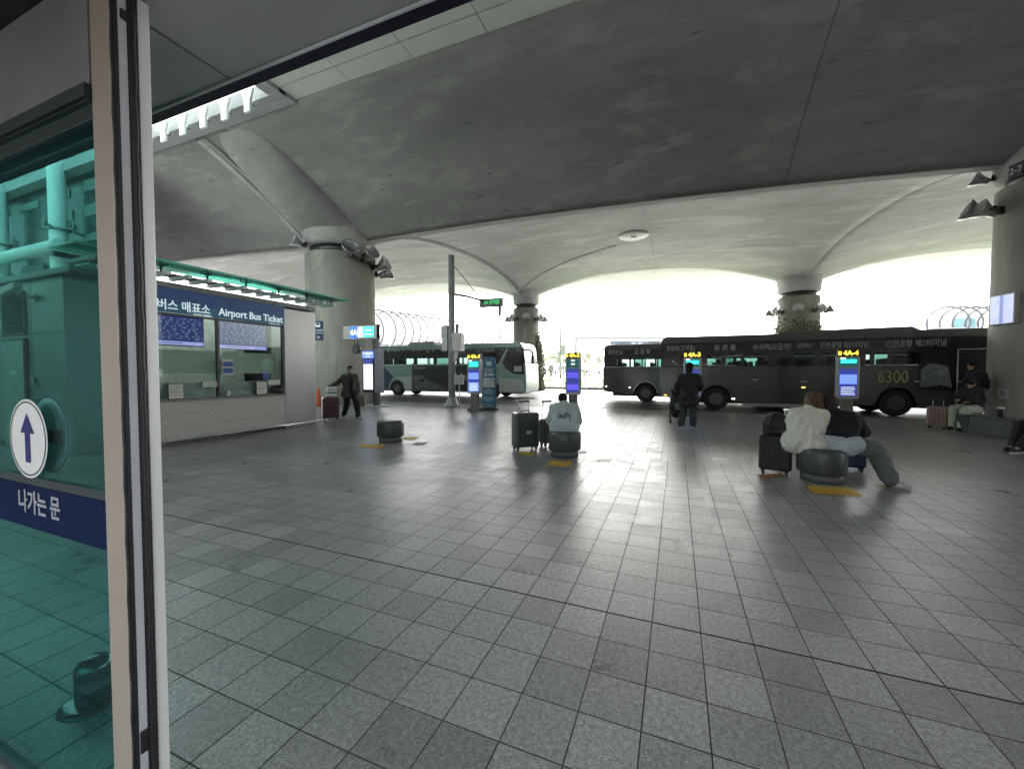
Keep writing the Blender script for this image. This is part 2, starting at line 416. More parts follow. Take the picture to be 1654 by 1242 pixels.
# ------------------------------------------------------------ concrete canopy
C1 = Vector((-15.55,15.6,0)); CR = Vector((10.66,17.3,0)); C2 = Vector((-12.6,34.3,0)); C3 = Vector((8.5,36.9,0))
HC = 7.75      # height of the column heads
def bay(name, P00, P10, P11, P01, hm, label, mat, n=44, low=HC, p=2.4, crown=.5, thick=.45):
    g = MB(); V = []
    for j in range(n+1):
        b = 2*j/n-1; row = []
        for i in range(n+1):
            a = 2*i/n-1; u, v = (a+1)/2, (b+1)/2
            P = P00*(1-u)*(1-v)+P10*u*(1-v)+P11*u*v+P01*(1-u)*v
            h = low + (hm-low)*(1-abs(a)**p*abs(b)**p) + crown*(1-a*a)*(1-b*b)
            row.append(g.bm.verts.new((P.x, P.y, h)))
        V.append(row)
    for j in range(n):
        for i in range(n): g.bm.faces.new((V[j][i],V[j+1][i],V[j+1][i+1],V[j][i+1])).smooth = True
    o = g.done(name, mat, recalc=False)
    m = o.modifiers.new('Solidify', 'SOLIDIFY'); m.thickness = thick; m.offset = -1
    return tag(o, label, 'canopy')
C1L, C2L = Vector((-42,13.9,0)), Vector((-34,31.8,0)); CRR, C3R = Vector((37,19,0)), Vector((30,39.5,0))
GC = 'vaulted concrete canopy bays'
o = bay('concrete_canopy', C1, CR, C3, C2, 9.85, 'wide pale concrete vault over the buses with a round drain cover in it', m_shell2); o['group'] = GC
o = bay('concrete_canopy', C1L, C1, C2, C2L, 9.85, 'pale concrete vault left of the arched rib, behind the left column', m_shell2); o['group'] = GC
o = bay('concrete_canopy', CR, CRR, C3R, C3, 9.85, 'pale cracked concrete vault reaching behind the right edge column', m_shell2); o['group'] = GC
m_shell3 = concrete('outer_shell_concrete', (.5,.5,.5), (.64,.64,.64), (.25,.24,.2), .7, (.6,1.5,1))  # palest copy of the shell concrete, brightened as if lit from the open side
def outer(P, Q, label):
    d = Vector((-.12,1,0)).normalized()
    g = MB(); n = 40; V = []
    for j in range(9):
        row = []
        for i in range(n+1):
            a = 2*i/n-1; t = j/8
            p = P.lerp(Q, i/n) + d*(.3+t*7)
            h = HC + (10.15-HC)*(1-abs(a)**2.4*(1-t)**1.5) + .3*t*(1-a*a)
            row.append(g.bm.verts.new((p.x,p.y,h)))
        V.append(row)
    for j in range(8):
        for i in range(n): g.bm.faces.new((V[j][i],V[j+1][i],V[j+1][i+1],V[j][i+1])).smooth = True
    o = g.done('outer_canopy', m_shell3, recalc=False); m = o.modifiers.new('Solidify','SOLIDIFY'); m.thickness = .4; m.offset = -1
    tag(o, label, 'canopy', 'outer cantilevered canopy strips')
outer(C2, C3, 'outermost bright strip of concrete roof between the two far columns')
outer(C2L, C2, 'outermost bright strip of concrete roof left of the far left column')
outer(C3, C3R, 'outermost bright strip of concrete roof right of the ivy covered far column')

# near canopy: low edge beam on the column line, rising towards the terminal
NY, NH = 10.05, 10.55
def edge_pt(t):      # along the column line, t in 0..1 between C1 and CR
    p = C1.lerp(CR, t); return p
def near_canopy(t0, t1, label, n=60):
    g = MB(); V = []; m = 22
    for i in range(n+1):
        t = t0+(t1-t0)*i/n; e = edge_pt(t)
        a = 2*(t-math.floor(t))-1
        he = HC-.02+.32*(1-abs(a)**2.2)
        row = []
        for j in range(m+1):
            s = j/m
            y = e.y*(1-s)+NY*s; x = e.x
            z = he*(1-s)+NH*s + .42*math.sin(math.pi*s)*(.5+.5*(1-a*a))
            row.append(g.bm.verts.new((x,y,z)))
        V.append(row)
    for i in range(n):
        for j in range(m): g.bm.faces.new((V[i][j],V[i][j+1],V[i+1][j+1],V[i+1][j])).smooth = True
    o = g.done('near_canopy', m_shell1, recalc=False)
    md = o.modifiers.new('Solidify','SOLIDIFY'); md.thickness = .4; md.offset = 1
    tag(o, label, 'canopy', 'near concrete canopy slabs')
    return o
near_canopy(0, 1, 'large dark sloping concrete slab overhead between the left and right columns')
near_canopy(-1, 0, 'dim greenish concrete slab left of the sloping rib strip above the ticket booth')
near_canopy(1, 1.9, 'dark concrete slab to the right of the right edge column')
for (t0,t1,lab) in ((-1,0,'left'),(0,1,'middle'),(1,1.9,'right')):
    g = MB(); n = 24; A=[];B=[];Cc=[];D=[]
    for i in range(n+1):
        t = t0+(t1-t0)*i/n; e = edge_pt(t); a = 2*(t-math.floor(t))-1 if t not in (1,0) else -1
        he = HC-.04+.32*(1-abs(a)**2.2)
        for L_, y, z in ((A,e.y-.02,he),(B,e.y+.42,he+.03),(Cc,e.y+.42,11.2),(D,e.y-.02,11.2)): L_.append(g.bm.verts.new((e.x,y,z)))
    for i in range(n):
        for P,Q in ((A,B),(B,Cc),(Cc,D),(D,A)): g.bm.faces.new((P[i],P[i+1],Q[i+1],Q[i]))
    tag(g.done('edge_beam', m_shell2), {'left':'long straight concrete edge beam left of the big left column','middle':'long straight concrete edge beam running between the left and right columns','right':'concrete edge beam beyond the right edge column'}[lab], 'beam', 'concrete edge beams')

def haunch(c, label, r=1.62):
    g = MB(); n = 18; prev = None; m = 16
    for k in range(m+1):
        s = k/m
        y = c.y + .35 - s*(c.y+.3-NY-.15)
        w = r*1.04*(1-.25*s)
        zb = HC-.12 + (NH+.02-HC)*(s**1.05)
        e = c.y; ss = (e-y)/(e-NY); ztop = HC*(1-ss)+NH*ss + .95
        dp = .95*(1-s)**.8 + .2
        g_ = []
        for q in range(n+1):
            a = math.pi*q/n
            g_.append(g.bm.verts.new((c.x + math.cos(a)*w, y, ztop-.25 - (ztop-.25-zb+.5*math.sin(math.pi*min(1,s*1.02)))*math.sin(a)**.5)))
        if prev:
            for q in range(n): g.bm.faces.new((prev[q],prev[q+1],g_[q+1],g_[q])).smooth = True
        else: g.bm.faces.new(g_[::-1])
        prev = g_
    g.bm.faces.new(prev)
    return g
m_colmats = [m_concol]
def column(c, r, label, group='round concrete canopy columns', hn=True, base=0., taper=.04, top=HC):
    t = thing('concrete_column', label, 'column', (c.x,c.y,base), 0, group)
    g = MB(); g.lathe([(r+taper,0),(r+taper,.1),(r,top-base-.62)], n=56); g.done('shaft', m_concol, t)
    g = MB(); g.lathe([(r-.22,top-base-.62),(r-.22,top-base-.28)], n=48); g.done('neck', m_dkmetal, t)  # dark colour on the recess paints the shadow ring below the head
    g = MB(); g.lathe([(r*.8,top-base-.28),(r*1.0,top-base-.24),(r*1.03,top-base-.06),(r*1.05,top-base+.3),(r*1.12,top-base+1.0)], n=48)
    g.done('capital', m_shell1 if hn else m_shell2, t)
    if hn:
        g = haunch(Vector((0,c.y,0)), '', r); 
        for v in g.bm.verts: v.co.y -= c.y
        g.done('haunch', m_shell1, t)
    return t
colA = column(C1, 1.6, 'massive round concrete column with floodlights, behind the ticket booth')
colB = column(CR, 1.5, 'round concrete column cut by the right edge of the view, with a bluish screen on it')
colC = column(C2, 1.15, 'far round column with ivy on its right side, beyond the teal bus', hn=False, base=-.16)
colD = column(C3, 1.35, 'far round column with an ivy skirt, rising behind the grey bus', hn=False, base=-.16)

# arched rib joints and cables on the pale vault
def vault_z(P00,P10,P11,P01,u,v,hm=9.85,low=HC,p=2.4,crown=.5):
    a,b = 2*u-1,2*v-1; P = P00*(1-u)*(1-v)+P10*u*(1-v)+P11*u*v+P01*(1-u)*v
    return Vector((P.x,P.y, low+(hm-low)*(1-abs(a)**p*abs(b)**p)+crown*(1-a*a)*(1-b*b)))
g = MB(); g.tube([vault_z(C1,CR,C3,C2,0,v/40)+Vector((0,0,-.06)) for v in range(1,40)], .09, 8)
g.tube([vault_z(C1,CR,C3,C2,.008,v/40)+Vector((0,0,-.05)) for v in range(1,40)], .03, 6)
tag(g.done('arched_rib', m_lgrey), 'light arched rib curving from the left column to the far left column', 'rib')
g = MB(); g.tube([vault_z(C1,CR,C3,C2,u,.93-.45*u*1.4)+Vector((0,0,-.03)) for u in [k/30*.42 for k in range(1,31)]], .022, 6)
tag(g.done('ceiling_conduit', m_grey), 'thin conduit running up the pale vault towards the round drain cover', 'conduit')
g = MB(); g.tube([vault_z(C1,CR,C3,C2,.52,v/30)+Vector((0,0,-.02)) for v in range(0,31)], .025, 6)
tag(g.done('ceiling_joint_strip', m_grey), 'narrow dark joint strip crossing the middle of the pale vault', 'strip')
# round cover
dz_ = (HZ-382)/F
cp = at(1021, 26.5); dh = H0+dz_*26.5
t = thing('ceiling_cover', 'round pale metal cover set in the underside of the pale vault', 'cover', (cp.x, cp.y, 9.9))
def vz_at(x, y):
    best = None
    for i in range(41):
        for j in range(41):
            q = vault_z(C1,CR,C3,C2,i/40,j/40); d = (q.x-x)**2+(q.y-y)**2
            if best is None or d < best[0]: best = (d, q.z)
    return best[1]
t.location.z = vz_at(cp.x, cp.y)
g = MB(); g.lathe([(.9,.05),(.95,-.03),(.9,-.08),(.2,-.1)], n=40); g.done('rim', m_lgrey, t)
g = MB(); g.box((0,0,-.12),(.35,.2,.06)); g.done('hatch', m_grey, t, bevel=.01)

# rib strip left of the haunch
g = MB()
for dx, w_, th in ((-1.75,.5,.1),):
    pts=[]
    for k in range(13):
        s = .12+.86*k/12; y = C1.y*(1-s)+NY*s; z = HC*(1-s)+NH*s+.42*math.sin(math.pi*s)*.5+.0
        pts.append(Vector((C1.x+dx*(1-.15*s), y, z-.03)))
    for k in range(12):
        a,b = pts[k],pts[k+1]
        g.bm.faces.new([g.bm.verts.new(q) for q in (a+Vector((-w_/2,0,-.06)),a+Vector((w_/2,0,-.06)),b+Vector((w_/2,0,-.06)),b+Vector((-w_/2,0,-.06)))])
        for sx in (-1,1):
            g.bm.faces.new([g.bm.verts.new(q) for q in (a+Vector((sx*w_/2,0,-.06)),b+Vector((sx*w_/2,0,-.06)),b+Vector((sx*w_/2,0,.12)),a+Vector((sx*w_/2,0,.12)))])
    g.tube([p+Vector((.1,0,-.11)) for p in pts], .035, 6)
tag(g.done('rib_strip', m_shell2), 'pale strip with a conduit sloping up the slab from the left column', 'strip')

# flat panel strip and the open light slot beside the terminal
XS = -11.85
t = thing('ceiling_panel_strip', 'pale metal ceiling panels between the dark slab and the door header', 'ceiling', (0,0,0))
g = MB(); m_panel = M('ceiling_panel', (.74,.76,.72), .5, var=.06, scale=1)
k = XS
rowy = [(NY-.62, NY-.02), (NY-1.3, NY-.66), (NY-4.4, NY-1.34), (1.2, NY-4.44)]
while k < 40:
    w = 2.35
    for (y0,y1) in rowy: g.span(k+.012, k+w-.012, y0, y1, NH+.02, NH+.06)
    k += w
g.done('panels', m_panel, t)
g = MB(); g.span(XS, 40, 1.2, NY, NH+.065, NH+.3); g.done('backing', M('panel_gap', (.03,.03,.03), .8), t)
# slab ledge over the slot
g = MB(); g.span(-42, XS-.02, NY-.62, NY, NH-.1, NH+.35); g.span(XS-.5, XS-.02, 1.2, NY-.38, NH-.08, NH+.35)
tag(g.done('concrete_ledge', m_shell2), 'pale concrete ledge bordering the bright light slot at upper left', 'ledge')
# bright spotlight plates along the slot
mp_l = M('lamp_plate', (.7,.74,.7), .35, var=.05)
pr = None
for k in range(8):
    px = XS-1.0-k*1.12
    if pr is None:
        pr = thing('slot_lamp', 'x', 'lamp', (px, NY-.95, NH-.1), 0, 'lamp plates hanging in the bright slot')
        g = MB(); g.prism([(-.28,.1),(.28,.1),(.14,-.28),(.14,-.6),(-.14,-.6),(-.14,-.28)], 'y', -.05, .02); g.done('bracket_plate', mp_l, pr)
        g = MB(); g.cyl((0,.04,-.25),(0,.2,-.3),.07,.06,20); g.done('lamp_head', m_steel, pr)
        g = MB(); g.cyl((0,-.07,-.42),(0,-.052,-.42),.07,.07,16); g.done('lens', M('slot_lamp_lens', (.8,.9,.85), .3, emit=(.8,1,.9), estr=1.2), pr)
        o = pr
    else: o = dup(pr, (px, NY-.95, NH-.1))
    o['label'] = ('white lamp plate nearest the panel strip in the light slot', 'second lamp plate left of the panel strip in the light slot', 'third lamp plate left of the panel strip in the light slot', 'fourth lamp plate left of the panel strip in the light slot','fifth lamp plate left of the panel strip in the light slot','sixth lamp plate left of the panel strip in the light slot','seventh lamp plate left of the panel strip in the light slot','lamp plate farthest from the panel strip in the light slot')[k]

# ------------------------------------------------------------ terminal side: header, door, glass
m_soffit = M('soffit_metal', (.46,.45,.43), .45, .2, var=.08, scale=3)
m_bronze = M('warm_aluminium', (.36,.30,.24), .42, .25, var=.08, scale=5, stretch=(1,1,.2), bump=.05)
m_header = M('header_metal', (.2,.19,.18), .5, .3, var=.1)
m_dheader = M('dark_header_metal', (.045,.055,.055), .4, .4)
t = thing('terminal_building', 'grey terminal entrance wall with header and soffit around the camera', 'building', (0,0,0))
m_tw = M('terminal_wall_panel', (.3,.3,.29), .5, .1, var=.06)
g = MB()
g.span(-60,-4.9, -2.2, 1.14, 0, 2.72); g.span(2.6, 60, -2.2, 1.14, 0, 2.72)
g.span(-60, 60, -2.2, 1.15, 2.95, 11.2)
g.done('wall', m_tw, t)
g = MB()
for k in range(-5, 4): g.span(k*.98-.63+.006, k*.98+.35-.006, .66, 1.07, 2.675, 2.78)
g.done('soffit', m_soffit, t)
g = MB(); g.span(-4.9, 2.6, 1.073, 1.12, 2.665, 2.945); g.done('header_beam', M('navy_header_edge', (.012,.014,.03), .3, .3), t)
g = MB(); g.cyl((-4.9,1.07,2.667),(2.6,1.07,2.667),.006); g.done('drip_edge', m_lgrey, t)
g = MB(); g.span(-4.9, 2.6, -2.2, .3, 2.86, 2.94); g.done('lobby_ceiling', m_tw, t)
g = MB(); g.span(-4.9,-1.602,.655,.665,2.392,2.71); g.done('fascia', m_header, t, bevel=.003)
g = MB(); g.span(-4.9,-1.3,.50,.66,2.715,2.76); g.done('black_slot', m_black, t)
g = MB(); g.span(-4.9,-1.604,.645,.668,2.352,2.39); g.span(-4.9,-1.604,.655,.67,2.346,2.350); g.done('door_track', m_dheader, t)

m_green = glass_mat('green_glass', (.60,.82,.81), .022)
t = thing('sliding_door', 'green glass sliding door leaf with warm metal stile at far left', 'door', (-1.5,.66,0))
g = MB(); g.span(-.10,0,0,.012,.01,2.72); g.span(-.10,-.012,.012,.065,.01,2.72); g.done('stile', m_bronze, t, bevel=.002)
g = MB(); g.span(-1.4,-.10,.012,.050,.004,.03); g.done('bottom_rail', m_dheader, t, bevel=.003)
g = MB(); g.span(-1.4,-.102,.012,.06,2.305,2.345); g.done('top_rail', m_dheader, t, bevel=.003)
g = MB(); g.span(-1.4,-.10,.028,.034,.03,2.305); g.done('glass_pane', m_green, t)
g = MB(); g.span(-.02,0.002,.012,.018,.02,2.7); g.box((-.004,.0125,1.37),(.016,.009,2.7)); g.tube([(-.001,.006+.0015*math.sin(k*1.9),.02+k*.054) for k in range(50)], .005, 6); g.done('gasket', m_black, t)
g = MB(); g.span(-.012,.003,.0185,.0400,.03,2.70); g.done('edge_strip', M('white_edge_strip', (.5,.5,.52), .5, var=.06), t, bevel=.001)
g = MB(); g.box((-.004,.0425,1.37),(.016,.006,2.7)); g.span(-.012,.006,.0405,.0640,.02,2.7); g.tube([(.004,.0525+.002*math.sin(k*2.3),.02+k*.054) for k in range(50)], .0075, 6); g.done('gasket', m_black, t)
g = MB(); g.box((.004,.03,.42),(.008,.02,.07)); g.box((.004,.034,2.58),(.008,.02,.03)); g.done('latch', m_black, t, bevel=.004)
m_navy = M('navy_film', (.004,.012,.045), .7, var=.08, spec=.1)
g = MB(); g.span(-1.4,-.10,.0235,.0275,.985,1.14); g.done('safety_band', m_navy, t)
g = MB(); g.span(-1.4,-.10,.0235,.0275,1.143,1.172); g.done('band_edge', m_dheader, t)
g = MB(); g.text('나가는 문', .088, front(-.585,.021,1.075), .002, .0008, width=.30); g.done('lettering', M('silver_letter', (.3,.3,.32), .5), t)
m_stk = M('white_sticker', (.62,.6,.56), .5, var=.04)
def disc(parent, cx, y, cz, r, name, mat, dy=.0012):
    g = MB(); g.cyl((cx,y,cz),(cx,y+dy,cz),r,n=48); return g.done(name, mat, parent)
o = disc(t, -.643, .020, 1.31, .141, 'sticker', m_stk)
g = MB(); n=48
for r0,r1 in ((.128,.133),):
    for k in range(n):
        a,b = 2*math.pi*k/n,2*math.pi*(k+1)/n
        g.poly([(-.643+math.cos(q)*r,.0188,1.31+math.sin(q)*r) for q,r in ((a,r0),(b,r0),(b,r1),(a,r1))])
g.done('sticker_ring', m_black, t)
g = MB(); g.prism([(-.018,-.085),(.018,-.085),(.018,.02),(.05,.02),(0,.09),(-.05,.02),(-.018,.02)],'y',-.0004,.0004)
for v in g.bm.verts: v.co += Vector((-.643,.0185,1.31))
g.done('arrow', M('arrow_blue', (.01,.01,.11), .5), t)
t2 = thing('fixed_glass_panel', 'second green glass panel behind the sliding door with a white end post', 'panel', (-1.5,.7245,0))
g = MB(); g.span(-.09,0,.0,.034,.0,2.66); g.done('post', M('white_post', (.8,.8,.78), .4, .1, var=.05, scale=3, stretch=(1,1,.2)), t2, bevel=.004)
g = MB(); g.span(-1.5,-.09,.018,.022,.0,2.62); g.done('glass_pane', glass_mat('pale_green_glass', (.66,.86,.84), .012), t2)
o = disc(t2, -.649, .0120, 1.316, .143, 'sticker', M('grey_sticker_back', (.9,.72,.7), .6, var=.05))
g = MB(); g.box((-.645,.0108,1.31),(.17,.0012,.05)); g.done('red_bar', M('dull_red', (.7,.03,.03), .6), t2)
g = MB()
for k in range(48):
    a,b = 2*math.pi*k/48,2*math.pi*(k+1)/48
    g.poly([(-.649+math.cos(q)*r,.0112,1.316+math.sin(q)*r) for q,r in ((a,.136),(b,.136),(b,.143),(a,.143))])
g.done('sticker_ring', m_black, t2)

# stainless door bollard
p = gr(136,1143)
t = thing('door_bollard', 'short domed stainless bollard on the paving behind the glass door', 'bollard', (p.x,p.y,0))
g = MB(); g.lathe([(.125,0),(.125,.006),(.1,.013),(.07,.017)], n=40); g.done('flange', m_dchr, t)
g = MB(); g.lathe([(.068,.015),(.068,.125)], n=40); g.done('post', m_sat, t)
g = MB(); g.lathe([(.067,.125),(.067,.136)], n=40); g.done('rubber_ring', m_black, t)
g = MB(); g.lathe([(.069,.136),(.069,.165)]+[(.069*math.cos(a),.165+.05*math.sin(a)) for a in [R(x) for x in (15,30,45,60,75,88)]], n=40); g.done('dome', m_dchr, t)

# ------------------------------------------------------------ ticket booth
BX, BY0, BY1 = -9.9, 4.3, 8.9
t = thing('ticket_booth', 'grey airport bus ticket booth with blue sign band and glass front', 'booth', (BX,BY0,0))
m_bw = M('booth_panel', (.33,.34,.33), .42, .35, var=.05, scale=2)
m_stone = M('counter_stone', (.47,.47,.44), .6, var=.14, scale=30, bump=.2)
L_ = BY1-BY0
g = MB(); g.span(-8,-.5,-.5,.02,0,3.3); g.span(-8,-7.9,0,L_,0,3.3); g.span(-7.9,-.1,L_-.1,L_,0,3.3); g.span(-.55,-.5,.02,.5,0,3.3); g.done('wall', m_bw, t)
g = MB()
for x in (-6,-4.5,-3,-1.75): g.span(x-.008,x+.008,-.503,-.5005,0,3.3)
g.span(-7.9,-.5,-.5035,-.5008,2.27,2.285); g.span(-7.9,-.5,-.512,-.5008,0,.12); g.done('wall_seams', m_dkmetal, t)
g = MB(); g.span(-8.1,.02,-.6,L_+.02,3.3,3.42); g.done('roof', m_grey, t, bevel=.02)
g = MB(); g.span(-.52,0,L_-1.0,L_+.01,.0,3.26); g.done('end_pier', M('booth_steel', (.42,.43,.42), .36, .6, var=.06, scale=1.5, stretch=(1,1,.3)), t, bevel=.01)
g = MB()
for k in range(3): g.span(-.35,-.01,.5,L_-1.002,.1+k*.27,.1+(k+1)*.27-.008)
g.span(-.33,-.03,.5,L_-1.002,.1,.9)
g.done('counter_front', m_stone, t)
g = MB(); g.span(-.5,.05,.45,L_-1.0,.905,.95); g.done('counter_top', M('counter_ledge', (.2,.2,.19), .3, .3), t, bevel=.006)
g = MB(); g.tube([(.14,.5,.1),(.14,L_+.3,.1)],.022,8)
for k in range(5): y=.7+k*1.05; g.tube([(.14,y,.0),(.14,y,.1)],.012,6)
g.done('foot_rail', m_steel, t)
g = MB()
for y in (.5,L_-2.75,L_-1.06): g.span(-.08,-.01,y,y+.05,.95,3.26)
g.span(-.08,-.012,.55,L_-1.06,2.74,2.78)
g.done('mullion', m_dkmetal, t)
g = MB(); g.span(-.05,-.042,.55,L_-1.06,.95,2.74); g.done('glass_front', glass_mat('booth_glass', (.84,.9,.87), .07), t)
# inside
g = MB(); g.span(-1.7,-1.65,.5,L_-1,0,3.2); g.span(-3,-.5,.3,.35,0,3.2); g.done('back_wall', M('booth_inside', (.45,.48,.45), .7), t)
g = MB(); g.span(-.3,-.28,.56,L_-1.07,1.5,2.02); g.done('frosted_band', M('frosted_film', (.66,.74,.68), .6, var=.04), t)
g = MB(); g.span(-.22,-.2,.56,L_-2.78,.96,1.3); g.span(-.22,-.2,L_-2.68,L_-1.07,.96,1.3); g.done('desk_screen', M('desk_screen_grey', (.6,.62,.62), .6), t)
g = MB(); g.span(-1.4,-.5,.8,L_-1.3,3.12,3.16); g.done('ceiling_lamp', M('booth_lamp', (.8,.8,.8), .4, emit=(.95,1,.95), estr=1.6), t)
# sign band
m_signblue = M('sign_blue', (.003,.02,.07), .35, var=.3, scale=1, emit=(.005,.025,.08), estr=.35)
m_signteal = M('sign_teal', (.004,.04,.08), .35, var=.1, scale=1, emit=(.005,.05,.09), estr=.35)
g = MB(); g.span(-.012,.004,.5,L_-1.0,2.98,3.3); g.done('sign_band', m_signblue, t)
g = MB(); g.span(-.012,.003,.5,L_-1.0,2.785,2.978); g.done('sign_lower_band', m_signteal, t)
m_let = M('sign_letter', (.6,.66,.68), .5, var=.03, emit=(.5,.62,.66), estr=.35)
g = MB(); g.text('공항버스 매표소', .24, east(.008,1.0,2.93), .004, .002, width=1.42); g.done('lettering', m_let, t); g = MB(); g.text('Airport Bus Ticket', .24, east(.008,2.72,2.93), .005, .002, width=1.66); g.done('lettering', m_let, t); g = MB()
g.text('空港巴士售票处', .055, east(.008,1.55,2.80), .001, .001); g.done('lettering', m_let, t); g = MB(); g.text('バスチケット', .055, east(.008,3.3,2.80), .001, .001); g.done('lettering', m_let, t)
def screen(y0, y1, z0, z1, seed, name='display_screen'):
    rr = random.Random(seed)
    g = MB(); g.span(-.2,-.12,y0-.02,y1+.02,z0-.02,z1+.02); c = g.done(name, m_black, t, bevel=.004)
    g = MB(); g.mat(0).span(-.118,-.112,y0,y1,z0+.08,z1)
    g.mat(1).span(-.118,-.111,y0,y1,z0,z0+.078)
    g.mat(2)
    rows = 10
    for k in range(rows):
        z = z1-.05-k*(z1-z0-.15)/rows; y = y0+.03
        while y < y1-.08:
            w = rr.uniform(.02,.07); g.box((-.1105, y+w/2, z), (.001,w,.011)); y += w+rr.uniform(.03,.16)
    g.mat(3).box((-.1095,(y0+y1)/2-.15,z0+.04),(.001,(y1-y0)*.5,.012))
    g.done('picture', [M('screen_navy', (.01,.01,.04), .3, emit=(.012,.015,.07), estr=.9), M('screen_lilac', (.1,.1,.2), .3, emit=(.22,.22,.48), estr=.8), M('screen_text', (.2,.2,.3), .4, emit=(.2,.25,.45), estr=.7), m_black], c)
screen(.52,1.62,2.12,2.74,1); screen(L_-2.62,L_-1.45,2.10,2.74,2)
# notices on the counter
def notice(loc, w, h, label, rot=0., mats=None, lines=5):
    tt = thing('notice_frame', label, 'notice', loc, rot)
    g = MB(); g.span(-.012,.006,-w/2,w/2,0,h); g.done('frame', m_black, tt, bevel=.002)
    g = MB(); g.mat(0).span(.006,.009,-w/2+.015,w/2-.015,.015,h-.015); g.mat(1); rr = random.Random(int(loc[1]*10))
    for k in range(lines):
        z = h-.04-k*(h-.07)/lines
        g.span(.009,.0098,-w/2+.03,-w/2+.03+(w-.06)*rr.uniform(.5,1),z-.006,z+.003)
    g.mat(2).span(.009,.0099,-w/2+.03,w/2-.03,h*.47,h*.5)
    g.done('sheet', [M('paper', (.62,.63,.58), .7, var=.04), M('print_grey', (.22,.23,.24), .7), M('print_green', (.1,.3,.2), .7)], tt); return tt
notice((BX-.02,BY0+1.0,.952),.3,.34,'framed white price notice nearest the glass door on the booth counter')
notice((BX-.02,BY0+2.93,.952),.3,.34,'framed white price notice on the booth counter near the grey end pier')
notice((BX+.0,BY0+2.08,.952),.12,.15,'small white card standing on the counter below the blue notice', lines=3)
tt = thing('blue_notice', 'blue and white notice stuck on the booth glass by the middle mullion','notice',(BX+.002,BY0+2.08,1.47))
g = MB(); g.span(-.03,.004,-.13,.13,0,.36); g.done('sheet', M('paper', (.6,.6,.6)), tt)
g = MB(); g.span(.004,.006,-.115,.115,.03,.16); g.span(.004,.006,-.115,.115,.19,.31); g.done('blue_field', M('notice_blue', (.04,.1,.35), .5), tt)
for yy,lb in ((1.72,'left'),(3.3,'right')):
    t9 = thing('window_label', 'white taped label low on the %s booth window' % lb, 'label', (BX-.038,BY0+yy,1.19))
    g = MB(); g.span(0,.003,-.17,.17,0,.13); g.done('sheet', M('paper'), t9)
    g = MB(); g.span(.003,.004,-.14,.13,.09,.1); g.span(.003,.004,-.14,.06,.05,.06); g.done('print', M('print_grey'), t9)
tt = thing('counter_bag', 'black bag left on the booth counter beside the end pier','bag',(BX-.08,BY0+3.42,.952))
g = MB(); g.ball((0,0,.09),(.1,.2,.1),n=16); g.ball((0,.08,.13),(.08,.12,.08),n=16); g.done('bag_body', M('bag_black', (.015,.015,.017), .6, bump=.3), tt)
g = MB(); g.tube([(0,-.1,.15),(0,-.05,.22),(0,.05,.24),(0,.12,.18)],.01,6); g.done('strap', m_black, tt)
# booth canopy of glass with white baffles
t = thing('booth_canopy', 'green glass canopy with white baffles over the ticket booth front', 'canopy', (BX,BY0,0))
m_cg = glass_mat('canopy_glass', (.35,.85,.72), .1, opaque=.35, body=(.25,.6,.5))
g = MB(); g.span(-.1,.75,-.8,5.15,3.66,3.685); g.done('glass_sheet', m_cg, t)
g = MB(); g.span(.75,.765,-.8,5.15,3.655,3.69); g.span(-.1,.765,5.15,5.165,3.655,3.69); g.done('glass_edge', M('glass_edge_teal', (.1,.55,.42), .2), t)
pb = None
for k in range(15):
    y = -.55+k*.38
    g_ = pb
    if pb is None:
        g = MB(); g.span(-.05,.62,-.05,.05,3.45,3.52); pb = g.done('baffle', m_white, t, bevel=.006); pb.location = (0,y,0)
    else:
        c = pb.copy(); COL.objects.link(c); c.location = (0,y,0)
pb = None
for k in range(7):
    y = -.3+k*.85
    if pb is None:
        g = MB(); g.cyl((.45,0,3.5),(.45,0,3.64),.02)
        for a in range(4):
            d = Vector((math.cos(R(45+90*a)),math.sin(R(45+90*a)),0))*.11
            g.tube([(.45,0,3.62),(.45+d.x,d.y,3.66),(.45+d.x,d.y,3.72)],.014,6); g.cyl((.45+d.x,d.y,3.687),(.45+d.x,d.y,3.71),.03,n=10)
        pb = g.done('spider_fitting', m_dkmetal, t); pb.location = (0,y,0)
    else:
        c = pb.copy(); COL.objects.link(c); c.location = (0,y,0)
g = MB(); g.span(-.02,.06,-.8,5.1,3.52,3.6); g.done('support_beam', m_dkmetal, t)
# plant end of the booth seen through the glass door
t = thing('louvre_vent', 'dark louvred vent high on the booth end wall behind the green glass','vent',(-12.3,BY0-.52,2.3))
g = MB(); g.span(-.46,.46,-.02,.03,-.02,.82); g.done('frame', m_grey, t)
g = MB()
for k in range(16): g.box((0,-.03,.03+k*.048),(.88,.04,.008),(R(-35),0,0))
g.span(-.44,.44,-.024,-.0205,0,.8); g.done('slats', m_black, t)
t = thing('service_door', 'plain grey service door under the louvred vent','door',(-12.3,BY0-.52,0))
g = MB(); g.span(-.5,.5,-.03,0,0,2.2); g.done('door_frame', m_dkmetal, t, bevel=.004)
g = MB(); g.span(-.45,.45,-.042,-.0305,.02,2.15); g.done('leaf', M('service_door_paint', (.36,.39,.37), .45), t, bevel=.003)
g = MB(); g.cyl((.36,-.08,1.0),(.36,-.042,1.0),.02); g.box((.32,-.085,1.0),(.1,.015,.02)); g.done('handle', m_steel, t)
g = MB(); g.span(-.1,.1,-.044,-.042,1.5,1.56); g.done('door_notice', m_white, t)
t = thing('cctv_camera', 'pale bullet camera fixed to the booth end wall behind the green glass','camera',(-11.4,BY0-.52,2.95))
g = MB(); g.cyl((0,0,0),(0,-.03,0),.07); g.tube([(0,0,0),(.02,-.22,.0),(.0,-.25,.08)],.018); g.done('bracket', m_lgrey, t)
